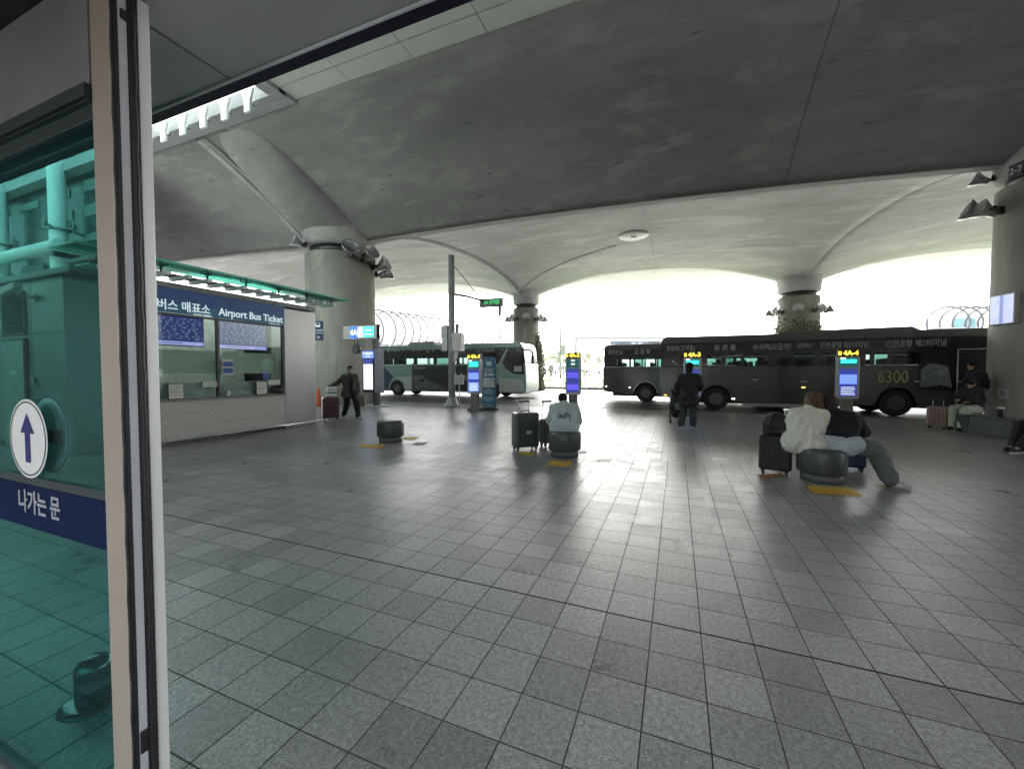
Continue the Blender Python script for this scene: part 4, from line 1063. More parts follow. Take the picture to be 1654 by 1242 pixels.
# ------------------------------------------------------------ buses
m_tyre = M('tyre', (.013,.013,.014), .7, bump=.2)
m_rim = M('wheel_rim', (.12,.12,.125), .35, .8)
m_buswin = glass_mat('bus_window_glass', (.48,.62,.59), .1)
m_strip = M('black_bus_glass', (.018,.02,.021), .12, spec=.6, var=.2)
m_seat = M('bus_seat', (.035,.04,.05), .8)
def arc(cx, cz, r, a0, a1, n):
    return [(cx+r*math.cos(R(a0+(a1-a0)*k/n)), cz+r*math.sin(R(a0+(a1-a0)*k/n))) for k in range(n+1)]
def bus(name, label, x0, y, L, paint, wheels, top=3.25, belt=1.93, wt=2.42, strip_top=2.92, pillars=(), front_rake=.25, rr_=.28):
    t = thing(name, label, 'bus', (x0, y, -.15), 0)
    Wd = 2.5; ar = .56
    low = [(.06,.55)]
    for cx in wheels: low += [(cx-ar-.12,.36)] + [(a,b) for a,b in arc(cx,.5,ar,180,0,14) if b >= .36] + [(cx+ar+.12,.36)]
    low += [(L-.3,.33),(L-.05,.42),(L,.7),(L-.02,1.2),(L-.06,belt),(0,belt),(0,.7)]
    g = MB(); g.prism(low,'y',0,Wd); g.done('body', paint, t, bevel=.05, seg=3)
    g = MB(); g.span(.5,L-.4,.35,Wd-.35,.3,1.2)
    for cx in wheels: g.span(cx-.62,cx+.62,.3,Wd-.3,.3,1.15)
    g.done('underbody', m_black, t)
    roof = [(.02,strip_top),(.02,top-rr_)]+[(a,b) for a,b in arc(.02+rr_,top-rr_,rr_,180,90,6)][1:]+[(L-.75,top)]+[(a,b) for a,b in arc(L-.62,top-.34,.34,90,20,6)]+[(L-.2,strip_top)]
    g = MB(); g.prism(roof,'y',0.01,Wd-.01); g.done('roof', paint, t, bevel=.14, seg=4)
    # window level: side strips above, panes below, rear wall, windscreen
    g = MB()
    for yy in (0.012, Wd-.042): g.span(.05,L-.22,yy,yy+.03,wt,strip_top)
    for yy in (.014, Wd-.044):
        for a,b in pillars: g.span(a,b,yy,yy+.03,belt,wt)
    g.span(.04,.07,.05,Wd-.05,belt,strip_top)
    g.done('window_band', m_strip, t)
    xs_ = [.1]+[q for a,b in pillars for q in (a,b)]+[L-.25]
    for k in range(0,len(xs_)-1,2):
        if xs_[k+1]-xs_[k] < .15: continue
        g = MB(); g.span(xs_[k],xs_[k+1],.02,.026,belt,wt); g.done('window', m_buswin, t)
        if k % 4 == 0: g = MB(); g.span(xs_[k],xs_[k+1],Wd-.026,Wd-.02,belt,wt); g.done('window', m_buswin, t)
    g = MB(); g.prism([(L-.07,belt-.6),(L-.03,belt-.6),(L-.20,strip_top),(L-.24,strip_top)],'y',.08,Wd-.08)
    g.done('windscreen', m_strip, t)
    # seats
    first = None
    for k in range(int((L-3.2)/.8)):
        for yy in (.55,1.95):
            if first is None:
                g = MB(); g.box((0,0,1.75),(.14,.85,.9)); first = g.done('seat', m_seat, t, bevel=.05); first.location = (1.0,yy,0)
            else:
                c = first.copy(); COL.objects.link(c); c.location = (1.0+k*.8,yy,0)
    for cx in wheels:
        for yy in (.03, Wd-.03):
            s_ = 1 if yy < 1 else -1
            g = MB(); g.cyl((cx,yy,.5),(cx,yy+s_*.3,.5),.5,n=36); w = g.done('wheel', m_tyre, t, bevel=.03)
            g = MB()
            for r0,d0 in ((.28,-.012),): g.cyl((cx,yy+s_*.1,.5),(cx,yy+s_*d0,.5),.29,.27,28)
            g.cyl((cx,yy-s_*.012,.5),(cx,yy-s_*.05,.5),.11,.09,18)
            for q in range(8): a = q*math.pi/4; g.cyl((cx+.19*math.cos(a),yy,.5+.19*math.sin(a)),(cx+.19*math.cos(a),yy-s_*.03,.5+.19*math.sin(a)),.02,n=8)
            g.done('rim', m_rim, w)
    return t
def onplane(px, py, Y):
    X, z = onY(px, Y); return X, hgt(py, z)+.15
m_greybus = M('dark_grey_bus_paint', (.068,.071,.07), .24, .25, var=.08, scale=1.5, coat=.5)
m_silver = M('silver_trim', (.6,.61,.6), .3, .6)
m_text1 = M('bus_letter_grey', (.3,.31,.31), .5)
m_amber = M('amber_lamp', (.8,.35,.05), .4, emit=(1,.5,.12), estr=1.5)
m_lampw = M('white_lamp', (.9,.9,.85), .4, emit=(1,.95,.8), estr=2)
m_seam = M('panel_seam', (.01,.01,.01), .7)
# grey bus 6300
YB = 19.7; XB = -.72; LB = 12.3
wr = onY(1157, YB)[0]-XB; wf = onY(1449, YB)[0]-XB
pil = [(.1,.9),(1.0,1.3),(2.1,2.2),(3.25,3.35),(4.4,4.5),(5.5,5.7),(6.2,6.35),(6.9,7.0)]
def lx(px): return onY(px, YB)[0]-XB
pil = [(.1,lx(1142)),(lx(1164),lx(1172)),(lx(1196),lx(1202)),(lx(1240),lx(1282)),(lx(1318),lx(1324)),(lx(1362),lx(1398)),(lx(1404),lx(1412)),(lx(1436),lx(1441)),(lx(1484),LB-.3)]
tb = bus('airport_bus','large dark grey airport bus numbered 6300 in gold, nearest the kerb',XB,YB,LB,m_greybus,(wr,wf),pillars=pil)
def btext(t, items, Y, x0, mat, name='lettering', h=.26, scale_to=True):
    for (txt, pa, pb, py, hh) in items:
        g = MB(); xa, za = onplane(pa, py, Y); xb, zb = onplane(pb, py, Y)
        g.text(txt, hh, front((xa+xb)/2-x0, -.004, (za+zb)/2), .006, .003, width=xb-xa)
        g.done(name, mat, t)
btext(tb, [('명일동(고덕동)',1076,1122,563,.27),('둔 촌 동',1153,1188,562,.27),('수서역(오금역)',1215,1277,561,.27),('공항버스',1287,1311,559,.2),('인천공항 제1터미널',1324,1401,558,.27),('인천공항 제2터미널',1429,1527,555,.28)], YB, XB, m_text1)
m_gold = M('gold_number', (.42,.36,.16), .45, .2)
btext(tb, [('6300',1418,1467,609.5,.66)], YB, XB, m_gold, 'route_number')
g = MB(); g.tube([(.5,-.012,2.2),(.75,-.012,1.96),(lx(1190),-.012,1.95)],.018,6); g.tube([(lx(1132),-.012,1.95),(lx(1165),-.012,2.32),(lx(1200),-.012,2.4)],.012,6); g.tube([(lx(1396),-.012,1.94),(lx(1482),-.012,1.94)],.02,6); g.done('silver_trim', m_silver, tb)
g = MB(); g.mat(0).span(lx(1484),lx(1545),-.006,-.001,1.0,2.45); g.done('driver_window', m_strip, tb)
g = MB(); g.mat(0)
g.prism([(lx(1487),1.1),(lx(1487),1.75),(lx(1500),2.0),(lx(1530),1.9),(lx(1538),1.1),(lx(1520),1.2)],'y',-.014,-.007); g.done('driver_curtain', M('curtain_grey', (.16,.18,.17), .7, var=.4, scale=5), tb)
g = MB(); g.span(lx(1548),LB-.35,-.006,-.001,.25,2.45); g.done('door', M('bus_doorway_dark', (.012,.012,.014), .4), tb, bevel=.002)  # flat dark sheet standing for the shaded opening of the door
g = MB(); g.tube([(lx(1546),-.01,.3),(lx(1546),-.01,2.5),(LB-.3,-.01,2.5)],.022,6); g.done('door_frame', m_silver, tb)
g = MB()
for x in (lx(1220),lx(1258),lx(1300),lx(1345),lx(1376)): g.span(x-.006,x+.006,-.003,-.001,.45,1.9)
for a,b,z in ((lx(1220),lx(1376),1.9),(lx(1220),lx(1376),.78)): g.span(a,b,-.003,-.001,z-.005,z+.005)
g.span(.05,LB-.8,-.003,-.001,2.93,2.94)
g.done('panel_seams', m_seam, tb)
g = MB()
for x,z in ((lx(1220),1.35),(lx(1298),1.28)): g.box((x,-.01,z),(.22,.02,.025))
g.done('hatch_handles', m_silver, tb)
for x,z,mm in ((lx(1298),1.05,m_amber),(lx(1185),.52,m_lampw),(lx(1481),1.33,m_silver),(.25,.62,m_amber)):
    g = MB(); g.box((x,-.008,z),(.13,.02,.05)); g.done('side_lamp', mm, tb, bevel=.006)
g = MB(); g.span(lx(1200),lx(1350),-.01,.02,.24,.36); g.done('sill', m_grey, tb)
g = MB(); g.tube([(a,-.012,b) for a,b in arc(wr,.5,.6,175,5,16)],.022,6); g.tube([(a,-.012,b) for a,b in arc(wf,.5,.6,175,5,16)],.022,6); g.done('arch_trim', m_dkmetal, tb)
g = MB(); g.prism([(lx(1250),3.2),(lx(1262),3.36),(lx(1480),3.42),(lx(1502),3.2)],'y',.35,2.15); g.done('roof_unit', M('roof_unit_grey', (.14,.14,.14), .5), tb, bevel=.05)
# second grey bus behind
YC = 23.4; xC = onY(974, YC)[0]
def lc(px): return onY(px, YC)[0]-xC
tc_ = bus('airport_bus','dark grey airport bus half hidden behind the bus numbered 6300',xC,YC,11.6,m_greybus,(lc(1043),lc(1043)+6.0),top=3.2,
   pillars=[(.1,lc(996)),(lc(1016),lc(1019)),(lc(1036),lc(1038)),(lc(1057),lc(1060)),(lc(1100),lc(1104))])
btext(tc_, [('태박선로',982,1006,570,.3),('고 대 역',1024,1049,569,.3)], YC, xC, m_text1)
g = MB(); g.tube([(.15,-.012,1.94),(9,-.012,1.94)],.018,6); g.done('silver_trim', m_silver, tc_)
g = MB(); g.tube([(a,-.012,b) for a,b in arc(lc(1043),.5,.62,175,5,16)],.03,6); g.done('arch_trim', m_silver, tc_)
for x,z,mm in ((.18,.85,m_lampw),(lc(1043)-.85,.8,m_lampw)):
    g = MB(); g.box((x,-.008,z),(.09,.02,.06)); g.done('side_lamp', mm, tc_, bevel=.006)
g = MB()
for a,b in ((.5,1.6),(2.0,3.4)): g.prism([(a,3.18),(a+.25,3.32),(b-.25,3.32),(b,3.18)],'y',.4,2.1)
g.done('roof_vents', m_silver, tc_, bevel=.04)
# teal coach
YT = 23.3; XT1 = onY(850, YT)[0]; LT = 12.0; XT = XT1-LT
def lt(px): return onY(px, YT)[0]-XT
m_teal = M('teal_bus_paint', (.19,.31,.30), .3, .1, var=.06, scale=1, coat=.5)
m_bwhite = M('bus_pale_lower', (.42,.45,.44), .35, var=.06, coat=.3)
wr2 = lt(641); wf2 = lt(795)
tt_ = bus('teal_coach','teal and pale grey coach with a dark side advert, behind the tall pole',XT,YT,LT,m_teal,(wr2,wf2),top=3.5,belt=2.16,wt=2.66,strip_top=3.14,
   pillars=[(.1,lt(622)),(lt(668),lt(674)),(lt(700),lt(703)),(lt(737),lt(741)),(lt(760),lt(785)),(lt(800),LT-.3)])
btext(tt_, [('홍대입구',625,655,566,.26),('약수역',665,680,566,.26),('남  산',689,703,566,.26),('서울역',711,727,566,.26),('종로역',735,749,566,.26),('인천국제공항',767,799,566.5,.26)], YT, XT, m_text1)
g = MB(); g.tube([(.1,-.012,2.15),(LT-2.6,-.012,2.15)],.022,6); g.done('silver_trim', m_silver, tt_)
g = MB(); g.prism([(.1,.42),(wr2-.75,.42),(wr2-.62,.9),(wr2-.3,1.28),(lt(619),2.12),(.08,2.12)],'y',-.004,.0); g.done('navy_rear_panel', M('bus_navy', (.02,.035,.08), .3, coat=.4), tt_)
g = MB(); g.prism([(wr2-.15,1.3),(lt(664),1.3),(lt(664),.42),(wr2+.66,.42),(wr2+.6,.85),(wr2+.4,1.1)],'y',-.004,0)
g.prism([(lt(806),.4),(lt(806),1.3),(LT-.35,1.22),(LT-.12,.9),(LT-.12,.45)],'y',-.004,0); g.done('pale_lower_panel', m_bwhite, tt_)
xa, xb = lt(666), lt(790)
g = MB(); g.mat(0).span(xa,xb,-.006,-.001,.42,2.08)
g.mat(1).prism([(xa+.1,.95),(xa+.9,1.2),(xb-3.0,.5),(xa+.2,.48)],'y',-.0085,-.0065); g.prism([(xa+.05,1.35),(xa+.5,1.5),(xa+1.0,1.35),(xa+.9,1.0),(xa+.1,1.0)],'y',-.0085,-.0065)
g.mat(2).text('N', .95, front(lt(740),-.009,1.25), .02, .001); g.text('NEXAT', .5, front(lt(758),-.009,1.3), .012, .001, width=1.5); g.span(xa+.15,xa+1.1,-.009,-.0065,1.88,1.95)
g.done('side_advert', [M('advert_dark', (.025,.032,.036), .35), M('advert_grey', (.12,.13,.13), .4, var=.4, scale=3), m_text1], tt_)
g = MB(); g.prism([(lt(806),2.14),(LT-1.9,2.14),(LT-1.35,3.1),(LT-1.2,3.1),(LT-1.75,1.9),(lt(806),1.6)],'y',-.006,0); g.done('teal_swoosh', m_teal, tt_)
g = MB(); g.prism([(LT-1.55,2.25),(LT-1.15,3.08),(LT-.3,3.08),(LT-.12,1.5),(LT-.9,1.55),(LT-1.4,1.9)],'y',-.009,-.002); g.done('driver_window', m_strip, tt_)
g = MB(); g.box((LT-.55,-.011,1.85),(.5,.003,.35)); g.done('windscreen_notice', m_bwhite, tt_)
g = MB(); g.tube([(LT-.25,.1,3.0),(LT+.2,.02,3.02),(LT+.42,-.05,2.85),(LT+.46,-.08,2.5)],.05,8); g.box((LT+.46,-.08,2.4),(.14,.2,.5)); g.done('mirror', m_black, tt_, bevel=.02)
g = MB(); g.prism([(2.9,3.45),(3.1,3.75),(4.9,3.78),(5.3,3.45)],'y',.4,2.1); g.done('roof_unit', m_grey, tt_, bevel=.06)
g = MB(); g.cyl((LT-2.2,-.012,.75),(LT-2.2,-.002,.75),.05); g.done('side_lamp', m_lampw, tt_)
g = MB()
for x in (LT-2.7,LT-1.6): g.span(x-.006,x+.006,-.0065,-.0045,.45,1.25)
g.done('panel_seams', m_seam, tt_)
# dark passengers behind the coach windows
for k,(px,w) in enumerate(((633,.16),(663,.17),(734,.16))):
    q = thing('person', ('dark seated passenger head at the rear window of the teal coach','dark seated passenger head at the second window of the teal coach','dark seated passenger head just left of the tall pole in the teal coach')[k],'person',(XT+lt(px),YT+.55,1.2),0,'passengers in the teal coach')
    g = MB(); g.ball((0,0,1.12),(.1,.09,.13)); g.cap((0,0,.95),(0,0,1.05),.06); g.cap((-.0,-.17,.8),(0,.17,.8),.12); g.cap((0,0,.35),(0,0,.8),.17); g.done('body', m_seat, q, smooth=True)

# ------------------------------------------------------------ far background
t = thing('glass_roof','greenish glass roof over the light slot beside the terminal at upper left','roof',(-36,5.4,11.9))
g = MB(); g.span(-24,23.9,-4.1,4.4,0,.02); g.done('glass_sheet', glass_mat('roof_glass',(.93,.99,.95),.03), t)
g = MB()
for k in range(17): g.span(-24+k*3-.05,-24+k*3+.05,-4.1,4.4,-.2,-.002)
g.done('glazing_bars', m_lgrey, t)
# ribbed tube walkway
rt = thing('ribbed_walkway','row of huge pale arched ribs of a walkway far behind the teal coach','walkway',(0,0,0))
m_rib = M('rib_pale', (.16,.17,.18), .5, .2)
A = at(585, 60); B = at(828, 120)
m_proto = None
NR = 21
for k in range(NR):
    u = (k/(NR-1)); zz = 60+60*u**1.2; px = 590+238*(u**.8); p = at(px, zz)
    Rr = (56*(1-u)**1.05+15)/F*zz/2
    if m_proto is None:
        g = MB(); g.tube([(math.cos(R(a))*1.0*.82, 0, math.sin(R(a))*1.0) for a in range(-125,126,10)],.06,6)
        g.tube([(math.cos(R(a))*.86*.82, 0, math.sin(R(a))*.86) for a in range(-125,126,10)],.02,6)
        m_proto = g.done('rib', m_rib, rt); o = m_proto
    else: o = m_proto.copy(); COL.objects.link(o)
    zc = hgt(535+6*u, zz)
    o.location = (p.x,p.y,zc); o.scale = (Rr,Rr,Rr); o.rotation_euler.z = YAW+R(12)
g = MB(); g.tube([tuple(at(590+238*((k/20)**.8), 60+60*(k/20)**1.2)+Vector((0,0,hgt(557-2*k/20, 60+60*(k/20)**1.2)))) for k in range(21)], .22, 6)
g.tube([tuple(at(590+238*((k/20)**.8), 60+60*(k/20)**1.2)+Vector((0,0,hgt(549+2*k/20, 60+60*(k/20)**1.2)))) for k in range(21)], .12, 6)
g.done('deck', m_rib, rt)
g = MB()
for k in (2,7,12,17): p = at(590+238*((k/20)**.8), 60+60*(k/20)**1.2); g.cyl((p.x,p.y,.5),(p.x,p.y,hgt(556, 60+60*(k/20)**1.2)),.3,n=10)
g.done('piers', m_rib, rt)
rt2 = thing('ribbed_walkway','pale arched ribs of a far walkway seen above the grey bus near the right column','walkway',(0,0,0))
g = MB(); g.tube([(math.cos(R(a)),0,math.sin(R(a))*1.05) for a in range(-60,241,10)],.075,6); m_p2 = g.done('rib', M('rib_grey', (.09,.1,.105), .5), rt2)
for k in range(6):
    o = m_p2 if k == 0 else m_p2.copy()
    if k: COL.objects.link(o)
    o.parent = rt2; zz = 70; p = at(1528+k*21, zz); o.location = (p.x,p.y,hgt(522,zz)); o.scale = (2.6,)*3; o.rotation_euler.z = YAW-R(35)
g = MB(); a_,b_ = at(1500,70), at(1660,70); g.tube([(a_.x,a_.y,hgt(533,70)),(b_.x,b_.y,hgt(531,70))],.3,6); g.cyl((a_.x+3,a_.y,0),(a_.x+3,a_.y,hgt(533,70)),.3,n=10); g.done('deck', m_rib, rt2)
g = MB(); p = at(1548,73); g.span(p.x-1.2,p.x+2,p.y-.2,p.y+.2,hgt(532,73),hgt(514,73)); g.done('teal_panel', M('far_teal', (.2,.36,.36), .5), rt2)
# masts
def mast(px, y0, zz, label, r=.1, boxes=()):
    p = at(px, zz); t = thing('lamp_mast', label, 'mast', (p.x,p.y,.3), 0, 'thin masts beyond the bus road')
    g = MB(); g.cyl((0,0,0),(0,0,hgt(y0,zz)-.3),r,r*.6,12); g.done('pole', m_grey, t)
    if boxes:
        g = MB()
        for dx,yy,w,h in boxes: g.box((dx,-.1,hgt(yy,zz)-.3),(w,.3,h))
        g.done('box', m_lgrey, t, bevel=.02)
    return t
mast(905,512,48,'tall thin mast with boxes between the 4A-2 pillar and the ivy column',.16,((.35,566,.6,1.2),(-.1,577,.5,1.4),(.2,594,.9,.4)))
mast(809,520,46,'thin mast behind the roof of the teal coach',.14)
mast(1499,497,60,'thin mast standing behind the roof of the bus numbered 6300',.16)
p = at(921,75); t = thing('street_light','small double armed street light beyond the car park','street light',(p.x,p.y,1)); hh = hgt(539,75)-1
g = MB(); g.cyl((0,0,0),(0,0,hh),.1,.07,10); g.tube([(-.9,0,hh+.1),(0,0,hh-.1),(.9,0,hh+.1)],.05,6); g.done('pole', m_grey, t)
g = MB(); g.box((-.9,0,hh+.1),(.7,.3,.12)); g.box((.9,0,hh+.1),(.7,.3,.12)); g.done('lamp_heads', m_lgrey, t)
# gantry sign
zz = 56; a_,b_ = at(930,zz), at(1230,zz); d = (b_-a_); ln = d.length
t = thing('sign_gantry','overhead gantry with a blue grey direction sign beyond the grey buses','gantry',(a_.x,a_.y,.8),math.atan2(d.y,d.x))
zb = hgt(546,zz)-.8
g = MB(); g.cyl((0,0,0),(0,0,zb),.2,n=12); g.cyl((ln,0,0),(ln,0,zb),.2,n=12); g.box((ln/2,0,zb),(ln,.35,.35)); g.done('frame', m_grey, t)
s0 = (985-930)/300*ln; s1 = (1155-930)/300*ln
g = MB(); g.mat(0).span(s0,s1,-.3,-.2,hgt(562,zz)-.8,hgt(551,zz)-.8)
g.mat(1).text('반 차 장', .75, front(s0+(s1-s0)*.28,-.31,hgt(556.5,zz)-.8), .01, .01); g.text('주 차 장', .75, front(s0+(s1-s0)*.68,-.31,hgt(556.5,zz)-.8), .01, .01)
g.done('sign_board', [M('gantry_sign_blue', (.12,.16,.22), .5), M('gantry_letter', (.4,.42,.44), .5)], t)
# car park cars
def car_proto(col, label, loc, rz):
    t = thing('parked_car', label, 'car', loc, rz, 'cars in the far car park')
    m = M('car_paint_%d' % int(col[0]*100), col, .3, .2, coat=.6)
    g = MB(); g.prism([(-2.2,.35),(-2.2,.85),(-1.9,.95),(-1.1,1.0),(-.5,1.42),(.9,1.45),(1.6,1.0),(2.1,.9),(2.2,.6),(2.15,.35)],'y',-.88,.88); g.done('body', m, t, bevel=.09, seg=3)
    g = MB(); g.prism([(-.98,1.02),(-.48,1.36),(.86,1.38),(1.42,1.02)],'y',-.885,.885); g.done('windows', m_strip, t)
    for x in (-1.4,1.4):
        for y in (-.8,.8): g = MB(); g.cyl((x,y-.1,.33),(x,y+.1,.33),.33,n=20); g.done('wheel', m_tyre, t, bevel=.03)
    return t
cols = [((.8,.8,.8),'white'),((.5,.51,.52),'silver'),((.06,.06,.065),'black'),((.18,.19,.2),'grey')]
protos = []
rr = random.Random(11); n_ = 0
spots = []
for row,(zz,p0,p1) in enumerate(((62,872,975),(76,868,978),(92,866,980))):
    k = p0
    while k < p1:
        spots.append((k,zz)); k += 1654*0+ (2.75/zz*F)*rr.uniform(.98,1.25)
ordw = ['first','second','third','fourth','fifth','sixth','seventh','eighth','ninth','tenth','eleventh','twelfth','thirteenth','fourteenth']
rows_w = {62:'nearest row',76:'middle row',92:'farthest row'}; cnt = {}
for (px,zz) in spots:
    p = at(px,zz); ci = rr.choice((0,0,0,1,1,0,1,3)); z0 = .78+(p.y-47)*1.52/63  # mostly white and silver, so the glare is put into the paint
    cnt[zz] = cnt.get(zz,0)+1
    lab = '%s parked car, %s from the left in the %s of the far car park' % (cols[ci][1], ordw[min(13,cnt[zz]-1)], rows_w[zz])
    pr_ = next((q for c_,q in protos if c_==ci), None)
    if pr_ is None: pr_ = car_proto(cols[ci][0], lab, (p.x,p.y,z0), R(90)+YAW); protos.append((ci,pr_))
    else: dup(pr_, (p.x,p.y,z0), R(90)+YAW+R(rr.uniform(-3,3)), label=lab)
# railings on the island and bench-like barrier
def railing(x0,x1,y,z,label,h=.9):
    t = thing('railing', label, 'railing', (x0,y,z))
    g = MB(); g.tube([(0,0,h),(x1-x0,0,h)],.035,6); g.tube([(0,0,h*.5),(x1-x0,0,h*.5)],.025,6)
    n = int((x1-x0)/2)
    for k in range(n+1): g.cyl((k*(x1-x0)/n,0,0),(k*(x1-x0)/n,0,h),.03,n=8)
    g.done('rails', m_lgrey, t)
railing(-60,40,46.2,.75,'thin pale railing along the back of the grass island')
t = thing('low_barrier','low grey barrier bar on the grass left of the grey buses','barrier',tuple(at(943,42))[:2]+(.72,),YAW)
g = MB(); g.box((1.1,0,.5),(2.4,.12,.14)); g.box((0.1,0,.22),(.12,.12,.45)); g.box((2.1,0,.22),(.12,.12,.45)); g.done('bar', m_grey, t, bevel=.01)
for k,px in enumerate((945,952)):
    p = at(px,47); t = thing('bollard_post',('short yellow post beyond the grass island','short grey post right of the yellow post beyond the grass')[k],'post',(p.x,p.y,.75))
    g = MB(); g.cyl((0,0,0),(0,0,1.1),.07,n=12); g.ball((0,0,1.1),.07); g.done('post', (m_ymark,m_grey)[k], t)
# far trees
def tree(x,y,z,h,seed,label):
    rr = random.Random(seed)
    t = thing('tree', label, 'tree', (x,y,z), 0, 'far trees beyond the car park')
    g = MB(); g.tube([(0,0,0),(.1,0,h*.25),(0,.1,h*.6)],[.16*h/6,.12*h/6,.05*h/6],8)
    for k in range(5): a = k*1.3; g.tube([(0,0,h*.3),(math.cos(a)*h*.18,math.sin(a)*h*.18,h*.6)],.05*h/6,5)
    g.done('trunk', M('bark', (.08,.06,.045), .9), t)
    g = MB()
    cl = [(rr.uniform(-.3,.3)*h,rr.uniform(-.3,.3)*h,h*rr.uniform(.4,.95),h*rr.uniform(.1,.2)) for _ in range(9)]
    for k in range(900):
        cx,cy,cz,cr = rr.choice(cl); v = Vector((rr.gauss(0,1),rr.gauss(0,1),rr.gauss(0,1))).normalized()*cr*rr.random()**.4
        p = Vector((cx,cy,cz))+v; s_ = rr.uniform(.02,.045)*h; n = Vector((rr.gauss(0,1),rr.gauss(0,1),rr.gauss(0,1))).normalized(); u = n.orthogonal().normalized(); w = n.cross(u)
        g.mi = rr.randint(0,1); g.poly([p-u*s_,p-w*s_*.7,p+u*s_,p+w*s_*.7])
    g.done('crown', [M('glare_leaf', (.26,.3,.18), .8, var=.3), M('glare_leaf_pale', (.36,.4,.27), .8, var=.3)], t, recalc=False)  # glare painted in: leaf colours raised so the crowns look washed out
    return t
tp = []
for k in range(12):
    px = 868+k*11; p = at(px,140+rr.uniform(-8,8))
    lab = 'far green tree paled by glare, %s from the left beyond the car park' % ordw[k]
    if k < 3: tp.append(tree(p.x,p.y,2.3,4.5+k*.4,k,lab))
    else: dup(tp[k%3],(p.x,p.y,2.3),rr.uniform(0,6),label=lab,scale=rr.uniform(.8,1.15))

# ------------------------------------------------------------ luggage
def suitcase(loc, rz, w, d, h, mat, label, handle=.0, grooves=4, tilt=0., group='suitcases'):
    t = thing('suitcase', label, 'suitcase', loc, rz, group)
    g = MB(); g.span(-w/2,w/2,-d/2,d/2,.06,h); g.done('shell', mat, t, bevel=min(.05,d*.22), seg=4)
    g = MB()
    for k in range(grooves): x = -w/2+w*(k+1)/(grooves+1); g.box((x,-d/2-.001,h*.53),(.008,.01,h*.62))
    g.span(-w/2-.002,w/2+.002,-.007,.007,.08,h-.02)
    g.done('groove_trim', m_black, t)
    g = MB(); g.tube([(-.09,-.0,h-.01),(-.07,0,h+.03),(.07,0,h+.03),(.09,0,h-.01)],.011,8); g.done('carry_handle', m_black, t)
    if handle:
        g = MB(); 
        for sx in (-1,1): g.cyl((sx*.1,d*.3,h-.05),(sx*.1,d*.3,h+handle),.009,n=8)
        q = g.done('trolley_tubes', m_steel, t)
        g = MB(); g.box((0,d*.3,h+handle),(.24,.035,.035)); g.done('grip', m_black, t, bevel=.01)
    for sx in (-1,1):
        for sy in (-1,1):
            g = MB(); g.cyl((sx*(w/2-.06)-.016,sy*(d/2-.05),.03),(sx*(w/2-.06)+.016,sy*(d/2-.05),.03),.03,n=16); g.box((sx*(w/2-.06),sy*(d/2-.05),.055),(.05,.04,.03)); g.done('wheel', m_black, t)
    return t
m_bagE = M('slate_shell', (.06,.068,.07), .3, var=.06, coat=.3)
m_bagD = M('dark_slate_fabric', (.04,.044,.046), .6, bump=.2)
m_bagR = M('burgundy_shell', (.055,.012,.016), .3, coat=.3)
m_bagK = M('black_fabric', (.012,.012,.014), .65, bump=.3, bscale=120)
m_bagP = M('pink_shell', (.24,.15,.14), .3, coat=.4)
vr = lambda p: math.atan2(p.y,p.x)-math.pi/2       # rotation that turns local +Y away from the camera
p = gr(847,727); su = suitcase((p.x,p.y+.05,0), vr(p)+R(20), .50,.3,.74, m_bagE, 'large slate grey hard suitcase with raised handle left of the occupied stool', .21)
g = MB(); g.box((.02,-.157,.36),(.1,.006,.06)); g.done('label_plate', m_lgrey, su, bevel=.002)
p = gr(873,723); suitcase((p.x+.1,p.y+.25,0), vr(p)+R(35), .38,.23,.56, m_bagD, 'smaller dark suitcase half hidden behind the large slate grey one', .36)
p = gr(533,678); su1 = suitcase((p.x,p.y,0), vr(p)+R(10), .5,.28,.72, m_bagR, 'burgundy suitcase pulled by the walking person near the ticket booth', .34)
t = thing('striped_bag','small white and green striped bag on top of the burgundy suitcase','bag',(p.x+.08,p.y-.02,.765),vr(p)+R(10))
g = MB(); g.span(-.14,.14,-.09,.09,0,.3); g.done('bag_body', m_white, t, bevel=.02)
g = MB(); g.span(-.142,.142,-.092,.092,.08,.13); g.span(-.142,.142,-.092,.092,.19,.21); g.done('green_stripes', M('stripe_green', (.02,.22,.14), .5), t)
p = gr(1257,768); su2 = suitcase((p.x,p.y+.1,0), -.2, .42,.27,.60, m_bagK, 'black suitcase with a rucksack on top, left of the two seated people', .0)
pb_ = (p.x,p.y+.08,.605)
t = thing('black_rucksack','black rucksack lying on top of the black suitcase beside the seated people','rucksack',pb_,-.2)
g = MB(); g.ball((0,0,.15),(.19,.13,.17),n=20,m=12); g.box((0,0,.07),(.34,.22,.14)); g.done('bag_body', m_bagK, t, bevel=.03)
g = MB(); g.tube([(-.08,-.12,.05),(-.09,-.15,.18),(-.05,-.09,.3),(0,0,.33),(.04,.05,.3)],.013,6); g.tube([(-.16,-.05,.28),(-.05,-.06,.33),(.1,-.05,.31)],.008,6); g.done('straps', m_dkmetal, t)
g = MB()
for sx in (-.04,.06): g.cyl((sx+.16,.1,-.02),(sx+.16,.1,.42),.009,n=8)
g.box((.17,.1,.42),(.15,.03,.03)); g.done('trolley_handle', m_steel, su2).location = (0,0,.55)
p = gr(1516,692); su3 = suitcase((p.x,p.y,0), vr(p)-.1, .40,.26,.60, m_bagP, 'dusty pink suitcase in front of the stone bench person', .17)
p = gr(1405,768); t5 = suitcase((p.x-.12,p.y+.25,0), -.15, .36,.22,.30, M('navy_shell',(.015,.02,.07),.5), 'low navy cabin case behind the shared stool under the right person', 0, 2)

